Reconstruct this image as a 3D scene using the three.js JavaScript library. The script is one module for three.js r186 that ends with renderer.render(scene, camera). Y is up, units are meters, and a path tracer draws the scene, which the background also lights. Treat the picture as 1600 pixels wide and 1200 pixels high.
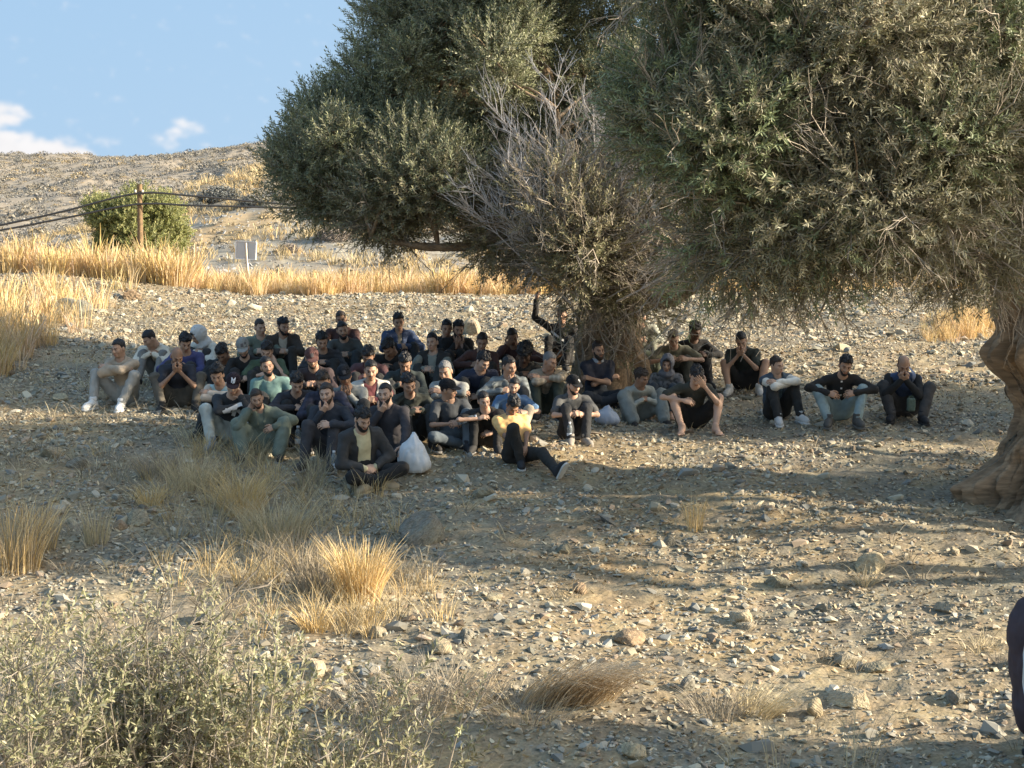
import * as THREE from 'three';
import { mergeGeometries, mergeVertices } from 'three/addons/utils/BufferGeometryUtils.js';
import { ConvexGeometry } from 'three/addons/geometries/ConvexGeometry.js';
import { createNoise2D, createNoise3D } from 'simplex-noise';

// ---------------------------------------------------------------- camera, sky, sun, exposure
const V = (x, y, z) => new THREE.Vector3(x, y, z);
const EYE = 3.73, FPX = 2600, PITCH = Math.atan(130 / 2600);
const scene = new THREE.Scene();
const camera = new THREE.PerspectiveCamera(2 * Math.atan(600 / FPX) * 180 / Math.PI, 4 / 3, 0.1, 1500);
camera.position.set(0, EYE, 0);
camera.rotation.set(-PITCH, 0, 0);
const renderer = new THREE.WebGLRenderer({ antialias: true });
renderer.toneMapping = THREE.LinearToneMapping;
renderer.toneMappingExposure = 2.6;
renderer.shadowMap.enabled = true;
const SUN = V(1, 0.36, 0.16).normalize();
const sun = new THREE.DirectionalLight(new THREE.Color().setRGB(1, 0.87, 0.68), 5);
sun.position.copy(SUN).multiplyScalar(60).add(V(0, 3, -18));
sun.target.position.set(0, 3, -18);
sun.castShadow = true; sun.shadow.radius = 1;
sun.shadow.mapSize.set(4096, 4096);
Object.assign(sun.shadow.camera, { left: -40, right: 40, top: 30, bottom: -30, near: 1, far: 140 });
scene.add(sun, sun.target);

function rng(seed) { let s = seed >>> 0; return () => { s = (s + 0x6d2b79f5) | 0; let t = Math.imul(s ^ (s >>> 15), 1 | s); t = (t + Math.imul(t ^ (t >>> 7), 61 | t)) ^ t; return ((t ^ (t >>> 14)) >>> 0) / 4294967296; }; }
const n2 = createNoise2D(rng(11)), n3 = createNoise3D(rng(12));
const fbm2 = (x, y, o = 4) => { let a = 0, w = 0.5, s = 0; for (let i = 0; i < o; i++) { a += w * n2(x, y); s += w; x *= 2.03; y *= 2.03; w *= 0.5; } return a / s; };
const clamp = (x, a = 0, b = 1) => Math.min(b, Math.max(a, x));
const mix = (a, b, t) => a + (b - a) * t;
const sstep = (a, b, x) => { const t = clamp((x - a) / (b - a)); return t * t * (3 - 2 * t); };

{ // the sky: clear blue air, paler towards the horizon, low cumulus round the horizon
  const W = 4096, Hh = 2048, data = new Float32Array(W * Hh * 4), cr = rng(5);
  const lobes = [[-17.6, 4.8, 2.4, 1.1], [-15.6, 4.6, 2.0, 1.1], [-17.0, 6.1, 1.0, 0.7], [-11.2, 5.75, 1.3, 0.34], [-13.6, 5.2, 0.55, 0.3], [-19.5, 5.0, 2, 1]];
  for (let i = 0; i < 60; i++) lobes.push([20 + cr() * 310, 3 + cr() * 3, 1 + cr() * 2.5, 0.3 + cr() * 0.7]);
  for (let j = 0; j < Hh; j++) {
    const el = ((j + 0.5) / Hh - 0.5) * 180, t = clamp(el / 90);
    const e = Math.pow(clamp(el / 40), 0.6);
    let r0 = mix(0.20, 0.092, e), g0 = mix(0.268, 0.193, e), b0 = mix(0.335, 0.325, e);
    if (t > 0.4) { const q = (t - 0.4) / 0.6; r0 *= 1 - 0.3 * q; g0 *= 1 - 0.22 * q; b0 *= 1 - 0.12 * q; }
    for (let i = 0; i < W; i++) {
      let r = r0, g = g0, b = b0;
      if (el > 0.5 && el < 11) {
        let az = ((i + 0.5) / W - 0.25) * 360; if (az > 180) az -= 360;
        let c = 0;
        for (const [la, le, ls, st] of lobes) {
          let da = az - la; if (da > 180) da -= 360; if (da < -180) da += 360;
          if (Math.abs(da) > ls * 2.2) continue;
          const dx = da / ls, dy = (el - le) / (ls * 0.42 * (el < le ? 1.9 : 1));
          c = Math.max(c, st * (1.15 - dx * dx - dy * dy) );
        }
        if (c > -0.2) {
          const f = fbm2(az * 0.85 + 3, el * 1.6, 6);
          const k = sstep(0.1, 0.75, c + f * 0.55 - 0.08);
          const br = 1 + 0.05 * f;
          r = mix(r, 0.36 * br, k); g = mix(g, 0.355 * br, k); b = mix(b, 0.36 * br, k);
        }
      }
      // the low sun whitens and warms the air on its side of the sky
      const ph = ((i + 0.5) / W - 0.5) * 2 * Math.PI, ce = Math.cos(el * Math.PI / 180), cosg = Math.cos(ph) * ce * SUN.x + Math.sin(el * Math.PI / 180) * SUN.y + Math.sin(ph) * ce * SUN.z;
      const gl = 0.24 * Math.pow(clamp((cosg + 1) / 2), 3.5) + 1.1 * Math.pow(clamp(cosg), 8);
      r += gl * 1.0; g += gl * 0.82; b += gl * 0.56;
      if (el < -1) { r = 0.34; g = 0.33; b = 0.30; }
      const o = (j * W + i) * 4; data[o] = r; data[o + 1] = g; data[o + 2] = b; data[o + 3] = 1;
    }
  }
  const sky = new THREE.DataTexture(data, W, Hh, THREE.RGBAFormat, THREE.FloatType);
  sky.mapping = THREE.EquirectangularReflectionMapping; sky.magFilter = THREE.LinearFilter; sky.minFilter = THREE.LinearFilter; sky.needsUpdate = true;
  scene.background = sky; scene.environment = sky;
}

// ---------------------------------------------------------------- helpers
const taken = new Map();
function numbered(name) { const n = taken.get(name) || 0; taken.set(name, n + 1); return n ? name + '_' + String(n).padStart(3, '0') : name; }
const shade = (o) => { o.traverse((m) => { if (m.isMesh) { m.castShadow = true; m.receiveShadow = true; } }); return o; };
function tag(o, label, category, group, kind) { o.userData = { ...o.userData, label }; if (category) o.userData.category = category; if (group) o.userData.group = group; if (kind) o.userData.kind = kind; return o; }
function thing(name, pos, label, category, group) { const g = new THREE.Group(); g.name = numbered(name); g.position.copy(pos); scene.add(g); return tag(g, label, category, group); }
function part(name, geo, mat, parent) { const m = new THREE.Mesh(geo, mat); m.name = name; parent.add(m); return m; }
function top(name, geo, mat, label, category, group, kind) { const m = new THREE.Mesh(geo, mat); m.name = numbered(name); scene.add(m); return tag(m, label, category, group, kind); }
// the point that lies d metres ahead on the line of sight through a place of the photograph (1600 x 1200)
function at(u, v, d) {
  const a = (u - 800) / FPX, b = (600 - v) / FPX, s = Math.sin(PITCH), c = Math.cos(PITCH), t = d / (c + b * s);
  return V(a * t, EYE + (-s + b * c) * t, -d);
}
const lin = (r, g, b) => new THREE.Color().setRGB(r, g, b);
const hex = (h) => new THREE.Color(h);
const std = (color, o = {}) => new THREE.MeshStandardMaterial({ color, roughness: 0.9, metalness: 0, ...o });
const thinMat = (o = {}) => new THREE.MeshPhysicalMaterial({ color: 0xffffff, roughness: 0.85, transmission: 0.28, thickness: 0, side: THREE.DoubleSide, vertexColors: true, ...o });

// ---------------------------------------------------------------- the lie of the land
const PROFILE = [[-60, 3.2], [-20, 2.5], [-2, 2.15], [1, 1.9], [4, 1.05], [7, 0.92], [9.5, 1.19], [30, 3.74], [31.8, 3.9], [34, 3.86], [40, 3.45], [50, 3.2], [62, 3.5], [80, 4.9], [120, 6.2], [150, 8.2], [900, 20]];
function profile(d) {
  if (d <= PROFILE[0][0]) return PROFILE[0][1];
  for (let i = 1; i < PROFILE.length; i++) if (d < PROFILE[i][0]) {
    const p0 = PROFILE[Math.max(0, i - 2)], p1 = PROFILE[i - 1], p2 = PROFILE[i], p3 = PROFILE[Math.min(PROFILE.length - 1, i + 1)];
    const w = p2[0] - p1[0], t = (d - p1[0]) / w, s1 = (p1[1] - p0[1]) / Math.max(1e-6, p1[0] - p0[0]), s2 = (p2[1] - p1[1]) / w, s3 = (p3[1] - p2[1]) / Math.max(1e-6, p3[0] - p2[0]);
    const lim = (a, b) => (a * b <= 0 ? 0 : 2 * a * b / (a + b));
    const m1 = (i === 1 ? s2 : lim(s1, s2)) * w, m2 = lim(s2, s3) * w, t2 = t * t, t3 = t2 * t;
    return (2 * t3 - 3 * t2 + 1) * p1[1] + (t3 - 2 * t2 + t) * m1 + (-2 * t3 + 3 * t2) * p2[1] + (t3 - t2) * m2;
  }
  return PROFILE[PROFILE.length - 1][1];
}
function H(x, d) {
  let h = profile(d);
  h += 0.10 * fbm2(x * 0.16 + 5, d * 0.16, 2) * sstep(2, 7, d) ;
  // left shoulder of the terrace
  h += 0.28 * sstep(-4.5, -9, x) * sstep(20, 28, d) * (1 - sstep(34, 44, d));
  if (d > 55) {
    const spur = 7.0 * Math.exp(-(((d - 112) / 30) ** 2)) * sstep(-38, -13, x + (d - 112) * 0.12) * (1 + 0.1 * fbm2(x * 0.05, d * 0.05, 3));
    h += spur;
    const ridge = mix(26.0, 34.5, sstep(-75, -10, x)) + 2.0 * fbm2(x * 0.012 + 9, 2, 3);
    const up = Math.pow(sstep(128, 360, d), 0.85);
    h += ridge * up * (1 - 0.5 * sstep(360, 800, d)) * 0.78 + (d > 120 ? 1.6 * fbm2(x * 0.03, d * 0.025, 4) * sstep(120, 190, d) : 0);
    h += 0.25 * fbm2(x * 0.2, d * 0.2, 3) * sstep(55, 80, d);
  }
  return h;
}
const fine = (x, d) => 0.030 * fbm2(x * 1.1, d * 1.1, 3) + 0.018 * fbm2(x * 4.5 + 7, d * 4.5, 3);
const G = (x, d) => H(x, d) + (d < 60 ? fine(x, d) : 0);
const onGround = (x, d, lift = 0) => V(x, G(x, d) + lift, -d);
// where the line of sight through (u, v) meets the ground
function hit(u, v, lift = 0) {
  let lo = 6, hi = 60;
  for (let i = 0; i < 40; i++) { const m = (lo + hi) / 2, p = at(u, v, m); if (p.y > G(p.x, m) + lift) lo = m; else hi = m; }
  const p = at(u, v, lo); return p;
}
function hitFar(u, v) { for (let d = 42; d < 420; d += 0.5) { const p = at(u, v, d); if (p.y <= H(p.x, d)) return p; } return at(u, v, 340); }
function groundNormal(x, d) { const e = 0.15; return V(-(H(x + e, d) - H(x - e, d)) / (2 * e), 1, (H(x, d + e) - H(x, d - e)) / (2 * e)).normalize(); }

// noise textures in metres
function noiseTex(size, fn, srgb = true) {
  const d = new Uint8Array(size * size * 4);
  for (let j = 0; j < size; j++) for (let i = 0; i < size; i++) { const c = fn(i / size, j / size), o = (j * size + i) * 4; for (let k = 0; k < 3; k++) d[o + k] = clamp(Math.round(c[k] * 255), 0, 255); d[o + 3] = 255; }
  const t = new THREE.DataTexture(d, size, size); t.wrapS = t.wrapT = THREE.RepeatWrapping; t.magFilter = THREE.LinearFilter; t.minFilter = THREE.LinearMipmapLinearFilter; t.generateMipmaps = true; if (srgb) t.colorSpace = THREE.SRGBColorSpace; t.needsUpdate = true; return t;
}
const lat = (x, y, s) => { let h = Math.imul(x + 1013, 374761393) + Math.imul(y + 577, 668265263) + Math.imul(Math.round(s * 10) + 7, 974711); h = Math.imul(h ^ (h >>> 13), 1274126177); return (((h ^ (h >>> 16)) >>> 0) / 4294967295) * 2 - 1; };
const tn = (u, v, f, s) => { // tileable lattice noise
  f = Math.max(2, Math.round(f)); const x = u * f, y = v * f, i = Math.floor(x), j = Math.floor(y), a = sstep(0, 1, x - i), b = sstep(0, 1, y - j), m = (k) => ((k % f) + f) % f;
  return mix(mix(lat(m(i), m(j), s), lat(m(i + 1), m(j), s), a), mix(lat(m(i), m(j + 1), s), lat(m(i + 1), m(j + 1), s), a), b);
};
const tnf = (u, v, f, s, o = 4) => { let a = 0, w = 0.5, t = 0; for (let i = 0; i < o; i++) { a += w * tn(u, v, f, s + i * 7); t += w; f *= 2.1; w *= 0.55; } return a / t; };
const dirtFn = (u, v) => { const a = tnf(u, v, 9, 1, 5), b = tnf(u, v, 60, 4, 3), c = tnf(u, v, 150, 8, 2); const k = 0.90 + 0.11 * a + 0.15 * b + 0.13 * c; return [k * 1.0, k * (0.965 + 0.02 * a), k * (0.90 + 0.03 * b)]; };
const dirtMap = noiseTex(1024, dirtFn), dirtBump = noiseTex(1024, (u, v) => { const k = 0.5 + 0.3 * tnf(u, v, 40, 21, 4) + 0.25 * tnf(u, v, 120, 5, 2); return [k, k, k]; }, false);

{ // ground: one sheet from behind the camera to beyond the ridge
  const ds = []; for (let d = -60; d < 8; d += d < -4 ? 4 : 0.4) ds.push(d);
  for (let d = 8; d < 36; d *= 1.0042) ds.push(d);
  for (let d = 36; d < 600; d *= 1.016) ds.push(d); ds.push(620, 700, 900);
  const NC = 440, pos = [], uv = [], col = [], idx = [];
  for (const d of ds) for (let i = 0; i <= NC; i++) {
    const u = i / NC * 2 - 1, w = Math.max(d, 0) + 6, x = w * (0.42 * u + 2.6 * Math.pow(u, 9));
    const y = G(x, d); pos.push(x, y, -d); uv.push(x / 2.2, d / 2.2);
    // matter: pale dusty rubble, grey scree, brown earth and straw litter in patches
    let c; const p1 = fbm2(x * 0.35, d * 0.35, 4), p2 = fbm2(x * 1.3 + 40, d * 1.3, 3), p3 = fbm2(x * 0.12 + 90, d * 0.12, 3);
    if (d < 46) {
      const pale = [0.37, 0.315, 0.225], grey = [0.25, 0.235, 0.195], straw = [0.37, 0.285, 0.165];
      const a = sstep(-0.3, 0.45, p1 + 0.3 * p2), b = sstep(0.05, 0.6, p3 + 0.4 * p2) * 0.7 + sstep(29, 33, d) * 0.6;
      c = [0, 1, 2].map((k) => mix(mix(grey[k], pale[k], a), straw[k], clamp(b)));
    } else {
      const soil = [0.48, 0.38, 0.25], dry = [0.56, 0.41, 0.20], scree = [0.30, 0.31, 0.31];
      const a = sstep(-0.2, 0.5, fbm2(x * 0.06, d * 0.03 + 30, 4)), s = sstep(-0.1, 0.3, fbm2(x * 0.09 + 3, d * 0.05, 3) + 0.25) * Math.exp(-(((d - 80) / 18) ** 2));
      c = [0, 1, 2].map((k) => mix(mix(soil[k], dry[k], a * 0.6), scree[k], clamp(s)));
      if (d > 125) { const g = 0.5 + 0.5 * fbm2(x * 0.25, d * 0.12, 4), far = [0.45, 0.395, 0.33], sh = [0.36, 0.33, 0.29]; c = [0, 1, 2].map((k) => mix(sh[k], far[k], sstep(0.2, 0.75, g))); }
    }
    col.push(...c);
  }
  for (let j = 0; j < ds.length - 1; j++) for (let i = 0; i < NC; i++) { const a = j * (NC + 1) + i, b = a + 1, c = a + NC + 1, e = c + 1; idx.push(a, b, e, a, e, c); }
  const g = new THREE.BufferGeometry();
  g.setAttribute('position', new THREE.Float32BufferAttribute(pos, 3)); g.setAttribute('uv', new THREE.Float32BufferAttribute(uv, 2)); g.setAttribute('color', new THREE.Float32BufferAttribute(col, 3));
  g.setIndex(idx); g.computeVertexNormals();
  const m = top('ground', g, std(0xffffff, { vertexColors: true, map: dirtMap, bumpMap: dirtBump, bumpScale: 0.008, roughness: 1 }), 'dry stony hillside ground rising to a scrubby ridge', 'ground', null, 'structure');
}

// ---------------------------------------------------------------- rubble and rocks
const rockGeos = []; { const r = rng(77);
  for (let i = 0; i < 9; i++) { const pts = [], n = 11 + Math.floor(r() * 6), fl = i < 6 ? 0.45 + r() * 0.3 : 0.7, el = 0.6 + r() * 0.3;
    for (let k = 0; k < n; k++) { const z = r() * 2 - 1, a = r() * 6.283, q = Math.sqrt(1 - z * z), rad = 0.8 + 0.2 * r(); pts.push(V(q * Math.cos(a) * rad, z * fl * rad, q * Math.sin(a) * rad * el)); }
    rockGeos.push(new ConvexGeometry(pts)); } }
const _q = new THREE.Quaternion(), _e = new THREE.Euler(), _s = V(1, 1, 1), _m = new THREE.Matrix4();
function instanced(name, geo, mat, list, label, kind = 'stuff', parent = scene, category) { // list: [pos, quaternion, scale, colour?]
  const im = new THREE.InstancedMesh(geo, mat, list.length); im.name = parent === scene ? numbered(name) : name;
  list.forEach(([p, q, s, c], i) => { _m.compose(p, q, typeof s === 'number' ? _s.set(s, s, s) : s); im.setMatrixAt(i, _m); if (c) im.setColorAt(i, c); });
  parent.add(im); im.userData = { kind }; if (label) im.userData.label = label; if (category) im.userData.category = category; return im;
}
const stoneTones = [[0.42, 0.37, 0.275], [0.50, 0.45, 0.33], [0.35, 0.325, 0.265], [0.26, 0.26, 0.235], [0.36, 0.28, 0.20], [0.49, 0.44, 0.34], [0.29, 0.28, 0.22]];
const stoneMat = std(0xffffff, { roughness: 0.95 });
{
  const r = rng(99), lists = rockGeos.map(() => []);
  for (let i = 0; i < 150000; i++) {
    const t = r(), d = Math.sqrt(mix(8.2 ** 2, 33 ** 2, Math.pow(t, 1.15))), x = (r() * 2 - 1) * (0.37 * d + 1.2);
    const dens = fbm2(x * 0.45 + 20, d * 0.45, 3) + 0.35 * fbm2(x * 1.7, d * 1.7, 2); if (r() > 0.55 + 1.0 * dens) continue;
    let s = 0.011 + 0.017 * Math.pow(r(), 1.6) + (r() < 0.10 ? 0.035 * r() : 0) + (r() < 0.016 ? 0.065 * r() : 0); s *= 1 + 0.018 * (d - 9);
    const c = stoneTones[Math.floor(r() * 7)], k = 0.62 + 0.5 * r();
    _e.set((r() - 0.5) * 0.9, r() * 6.283, (r() - 0.5) * 0.9);
    lists[Math.floor(r() * 9)].push([onGround(x, d, s * 0.15), new THREE.Quaternion().setFromEuler(_e), V(s * (0.8 + 0.6 * r()), s * (0.6 + 0.6 * r()), s), lin(c[0] * k, c[1] * k, c[2] * k)]);
  }
  lists.forEach((l, i) => instanced('rubble', rockGeos[i], stoneMat, l, 'small loose stones strewn over the slope', 'stuff', scene, 'rubble'));
  // curled dry leaves and bark chips
  const chip = new THREE.BufferGeometry(); const w = 0.5;
  chip.setAttribute('position', new THREE.Float32BufferAttribute([-1, 0.25, -0.1, -0.4, 0.05, -w * 0.7, 0.4, 0.02, -w * 0.6, 1, 0.22, 0.1, 0.4, 0.16, w * 0.6, -0.4, 0.2, w * 0.7], 3));
  chip.setIndex([0, 5, 1, 1, 5, 4, 1, 4, 2, 2, 4, 3]); chip.computeVertexNormals();
  const l = []; const tones = [[0.46, 0.36, 0.22], [0.36, 0.27, 0.16], [0.58, 0.47, 0.30], [0.27, 0.21, 0.14], [0.44, 0.38, 0.26]];
  for (let i = 0; i < 140000; i++) {
    const d = Math.sqrt(mix(8.2 ** 2, 32 ** 2, r())), x = (r() * 2 - 1) * (0.37 * d + 1);
    if (r() > 0.6 + 0.8 * fbm2(x * 0.5 - 30, d * 0.5, 3)) continue;
    const s = (0.012 + 0.02 * r()) * (1 + 0.015 * (d - 9)), c = tones[Math.floor(r() * 5)], k = 0.8 + 0.4 * r(); _e.set((r() - 0.5) * 1.2, r() * 6.283, (r() - 0.5) * 1.2);
    l.push([onGround(x, d, 0.006), new THREE.Quaternion().setFromEuler(_e), V(s, s, s * (0.5 + 0.6 * r())), lin(c[0] * k, c[1] * k, c[2] * k)]);
  }
  instanced('leaf_litter', chip, std(0xffffff, { side: THREE.DoubleSide, roughness: 1 }), l, 'dry curled leaves and chips lying among the stones', 'stuff', scene, 'leaf litter');
}
// larger rocks that can be told apart: [u, v, width m, height m, shape, tone, label]
const rocks = [
  [655, 838, 0.36, 0.30, 6, 3, 'grey upright boulder right of the tall golden grass tuft'],
  [1362, 884, 0.30, 0.17, 7, 1, 'pale blocky rock with a straw tuft before it'],
  [1492, 858, 0.09, 0.08, 8, 5, 'small white stone right of the pale blocky rock'],
  [1158, 965, 0.20, 0.12, 6, 5, 'pale pointed rock in the middle of the sunny rubble'],
  [985, 998, 0.24, 0.10, 2, 4, 'rounded tan rock on the shaded track behind the fallen straw'],
  [1330, 1090, 0.26, 0.13, 3, 5, 'pale flat slab near the bottom right above the shadow edge'],
  [1275, 1110, 0.13, 0.12, 7, 1, 'upright pale stone beside the flat slab near the bottom'],
  [490, 1048, 0.20, 0.15, 8, 5, 'cream rock among the olive shoots at lower left'],
  [455, 1050, 0.22, 0.14, 6, 3, 'dark grey rock left of the cream rock among the shoots'],
  [215, 812, 0.24, 0.15, 7, 0, 'tan rock on the shaded bank above the olive bush'],
  [325, 965, 0.20, 0.13, 6, 3, 'dark slate rock half hidden by the olive bush'],
  [185, 820, 0.16, 0.11, 2, 4, 'brown rock left of the tan rock on the bank'],
  [80, 705, 0.34, 0.12, 1, 0, 'flat buff slab on the bank below the leftmost seated man'],
  [95, 618, 0.22, 0.09, 3, 1, 'pale slab left of the leftmost seated man'],
  [195, 690, 0.22, 0.10, 2, 0, 'buff stone below the shoes of the leftmost man'],
  [120, 722, 0.20, 0.11, 4, 3, 'grey lumpy rock on the shaded bank'],
  [170, 615, 0.30, 0.16, 6, 0, 'dull boulder beside the right knee of the leftmost man'],
  [112, 487, 0.62, 0.34, 6, 3, 'grey boulder in the golden grass at left'],
  [20, 512, 0.55, 0.32, 8, 3, 'dark boulder at the left edge in golden grass'],
  [205, 462, 0.55, 0.2, 7, 4, 'brown boulder on the crest below the golden grass'],
  [737, 516, 0.36, 0.3, 8, 5, 'pale boulder behind the bearded man in black jacket'],
  [690, 1010, 0.20, 0.10, 2, 0, 'grey-tan stone left of the fallen straw'],
  [730, 990, 0.16, 0.09, 3, 3, 'blue-grey stone at the end of the shaded track'],
  [905, 920, 0.15, 0.10, 7, 4, 'brown cube-like stone in the shaded band'],
  [770, 932, 0.17, 0.07, 1, 6, 'flat olive-grey slab in the shaded band'],
  [880, 855, 0.16, 0.08, 2, 6, 'dark flat stone below the seated group'],
  [1045, 845, 0.12, 0.10, 7, 3, 'grey pointed stone left of the lone straw tuft'],
  [1215, 910, 0.18, 0.09, 4, 6, 'dark rock in the shade left of the pale blocky rock'],
  [1325, 1030, 0.22, 0.10, 5, 2, 'broad grey slab above the upright pale stone'],
  [1370, 1040, 0.2, 0.09, 4, 6, 'dull brown slab right of the broad grey slab'],
  [1490, 1088, 0.16, 0.09, 3, 3, 'grey rock left of the person at the right edge'],
  [1480, 947, 0.2, 0.07, 1, 2, 'flat grey slab in the sunny patch at right'],
  [990, 1172, 0.18, 0.10, 8, 1, 'pale angular rock at the bottom edge'],
  [1075, 1068, 0.16, 0.08, 2, 3, 'dark stone right of the fallen straw'],
  [1165, 975, 0.14, 0.06, 0, 2, 'flat stone before the pale pointed rock'],
  [590, 985, 0.15, 0.09, 5, 2, 'grey stone right of the small golden tuft'],
  [1285, 770, 0.13, 0.08, 8, 5, 'cream stone in the sunny strip at right'],
  [755, 770, 0.2, 0.1, 4, 6, 'dull rock right of the white sack'],
];
const rockMats = stoneTones.map((c) => std(0xffffff, { color: lin(c[0] * 0.95, c[1] * 0.95, c[2] * 0.95), map: dirtMap, bumpMap: dirtBump, bumpScale: 0.01, roughness: 0.95 }));
function rockGeo(i, w, h, seed) { // a faceted stone, its faces split once and roughened
  const r = rng(seed), g0 = mergeVertices(new THREE.IcosahedronGeometry(1, 4).deleteAttribute('normal').deleteAttribute('uv'));
  const planes = []; for (let k = 0; k < 13; k++) { const z = r() * 2 - 1, a = r() * 6.283, q = Math.sqrt(1 - z * z); planes.push([V(q * Math.cos(a), z, q * Math.sin(a)), 0.55 + 0.35 * r()]); }
  const p = g0.attributes.position, v = V(0, 0, 0), sx = 0.5 * w, sz = 0.5 * w * (0.6 + 0.3 * r()), sy = h * 0.75, uv = [];
  for (let k = 0; k < p.count; k++) { v.fromBufferAttribute(p, k); let m = 1; for (const [n, o] of planes) { const t = v.dot(n); if (t > 0) m = Math.min(m, o / t); } m *= 1 + 0.05 * n3(v.x * 3 + seed, v.y * 3, v.z * 3) + 0.02 * n3(v.x * 9, v.y * 9 + seed, v.z * 9); p.setXYZ(k, v.x * m * sx * 1.2, v.y * m * sy, v.z * m * sz * 1.2); uv.push((v.x * m * sx + 0.7 * v.y * m * sy) * 1.3, (v.z * m * sz + 0.7 * v.y * m * sy) * 1.3); }
  g0.setAttribute('uv', new THREE.Float32BufferAttribute(uv, 2));
  const g = g0.toNonIndexed(); g.computeVertexNormals(); return g;
}
rocks.forEach(([u, v, w, h, sh, tone, label], i) => { const p = hit(u, v + 6), m = top('rock', rockGeo(sh, w, h, 300 + i), rockMats[tone], label, 'rock', 'rocks lying on the slope'); m.position.copy(p).add(V(0, h * 0.12, 0)); m.rotation.set((rng(i)() - 0.5) * 0.3, rng(i + 50)() * 6.28, 0); });

// ---------------------------------------------------------------- dry grass
function tuft(seed, n, h, rad, o = {}) { // curved blades from one root
  const { lean = 0.5, width = 0.004, droop = 0.5, dir = null, tones = [[0.62, 0.44, 0.17], [0.70, 0.52, 0.24], [0.52, 0.37, 0.15]], head = 0 } = o;
  const r = rng(seed), pos = [], col = [], idx = [];
  for (let b = 0; b < n; b++) {
    const a = r() * 6.283, rr = rad * Math.sqrt(r()), x0 = rr * Math.cos(a), z0 = rr * Math.sin(a), hh = h * (0.45 + 0.6 * r()), la = a + (r() - 0.5) * 1.6, ln = lean * (0.2 + r() * 0.9);
    let dx = Math.cos(la) * ln, dz = Math.sin(la) * ln; if (dir) { dx += dir[0]; dz += dir[1]; }
    const t = tones[Math.floor(r() * tones.length)], k = 0.8 + 0.35 * r(), wa = r() * 6.283, wx = Math.cos(wa) * width, wz = Math.sin(wa) * width, base = pos.length / 3, S = 4, dr = droop * (0.3 + r());
    for (let s = 0; s <= S; s++) {
      const f = s / S, ww = (s === S ? 0.25 : 1 - 0.45 * f) * (head && f > 0.7 ? 1.6 : 1), px = x0 + dx * hh * f * (0.5 + 0.5 * f), pz = z0 + dz * hh * f * (0.5 + 0.5 * f), py = hh * (f - dr * 0.35 * f * f * f) - 0.02;
      pos.push(px - wx * ww, py, pz - wz * ww, px + wx * ww, py, pz + wz * ww);
      for (let q = 0; q < 2; q++) col.push(t[0] * k, t[1] * k, t[2] * k);
      if (s) { const e = base + s * 2; idx.push(e - 2, e - 1, e + 1, e - 2, e + 1, e); }
    }
  }
  const g = new THREE.BufferGeometry(); g.setAttribute('position', new THREE.Float32BufferAttribute(pos, 3)); g.setAttribute('color', new THREE.Float32BufferAttribute(col, 3)); g.setIndex(idx); g.computeVertexNormals(); return g;
}
const grassMat = thinMat({ roughness: 0.8 });
const gold = [[0.66, 0.47, 0.19], [0.74, 0.55, 0.26], [0.58, 0.41, 0.17], [0.78, 0.63, 0.37]];
const strawT = [[0.58, 0.48, 0.28], [0.68, 0.57, 0.36], [0.48, 0.40, 0.24]];
const dull = [[0.36, 0.30, 0.21], [0.44, 0.37, 0.26], [0.29, 0.25, 0.19]];
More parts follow.
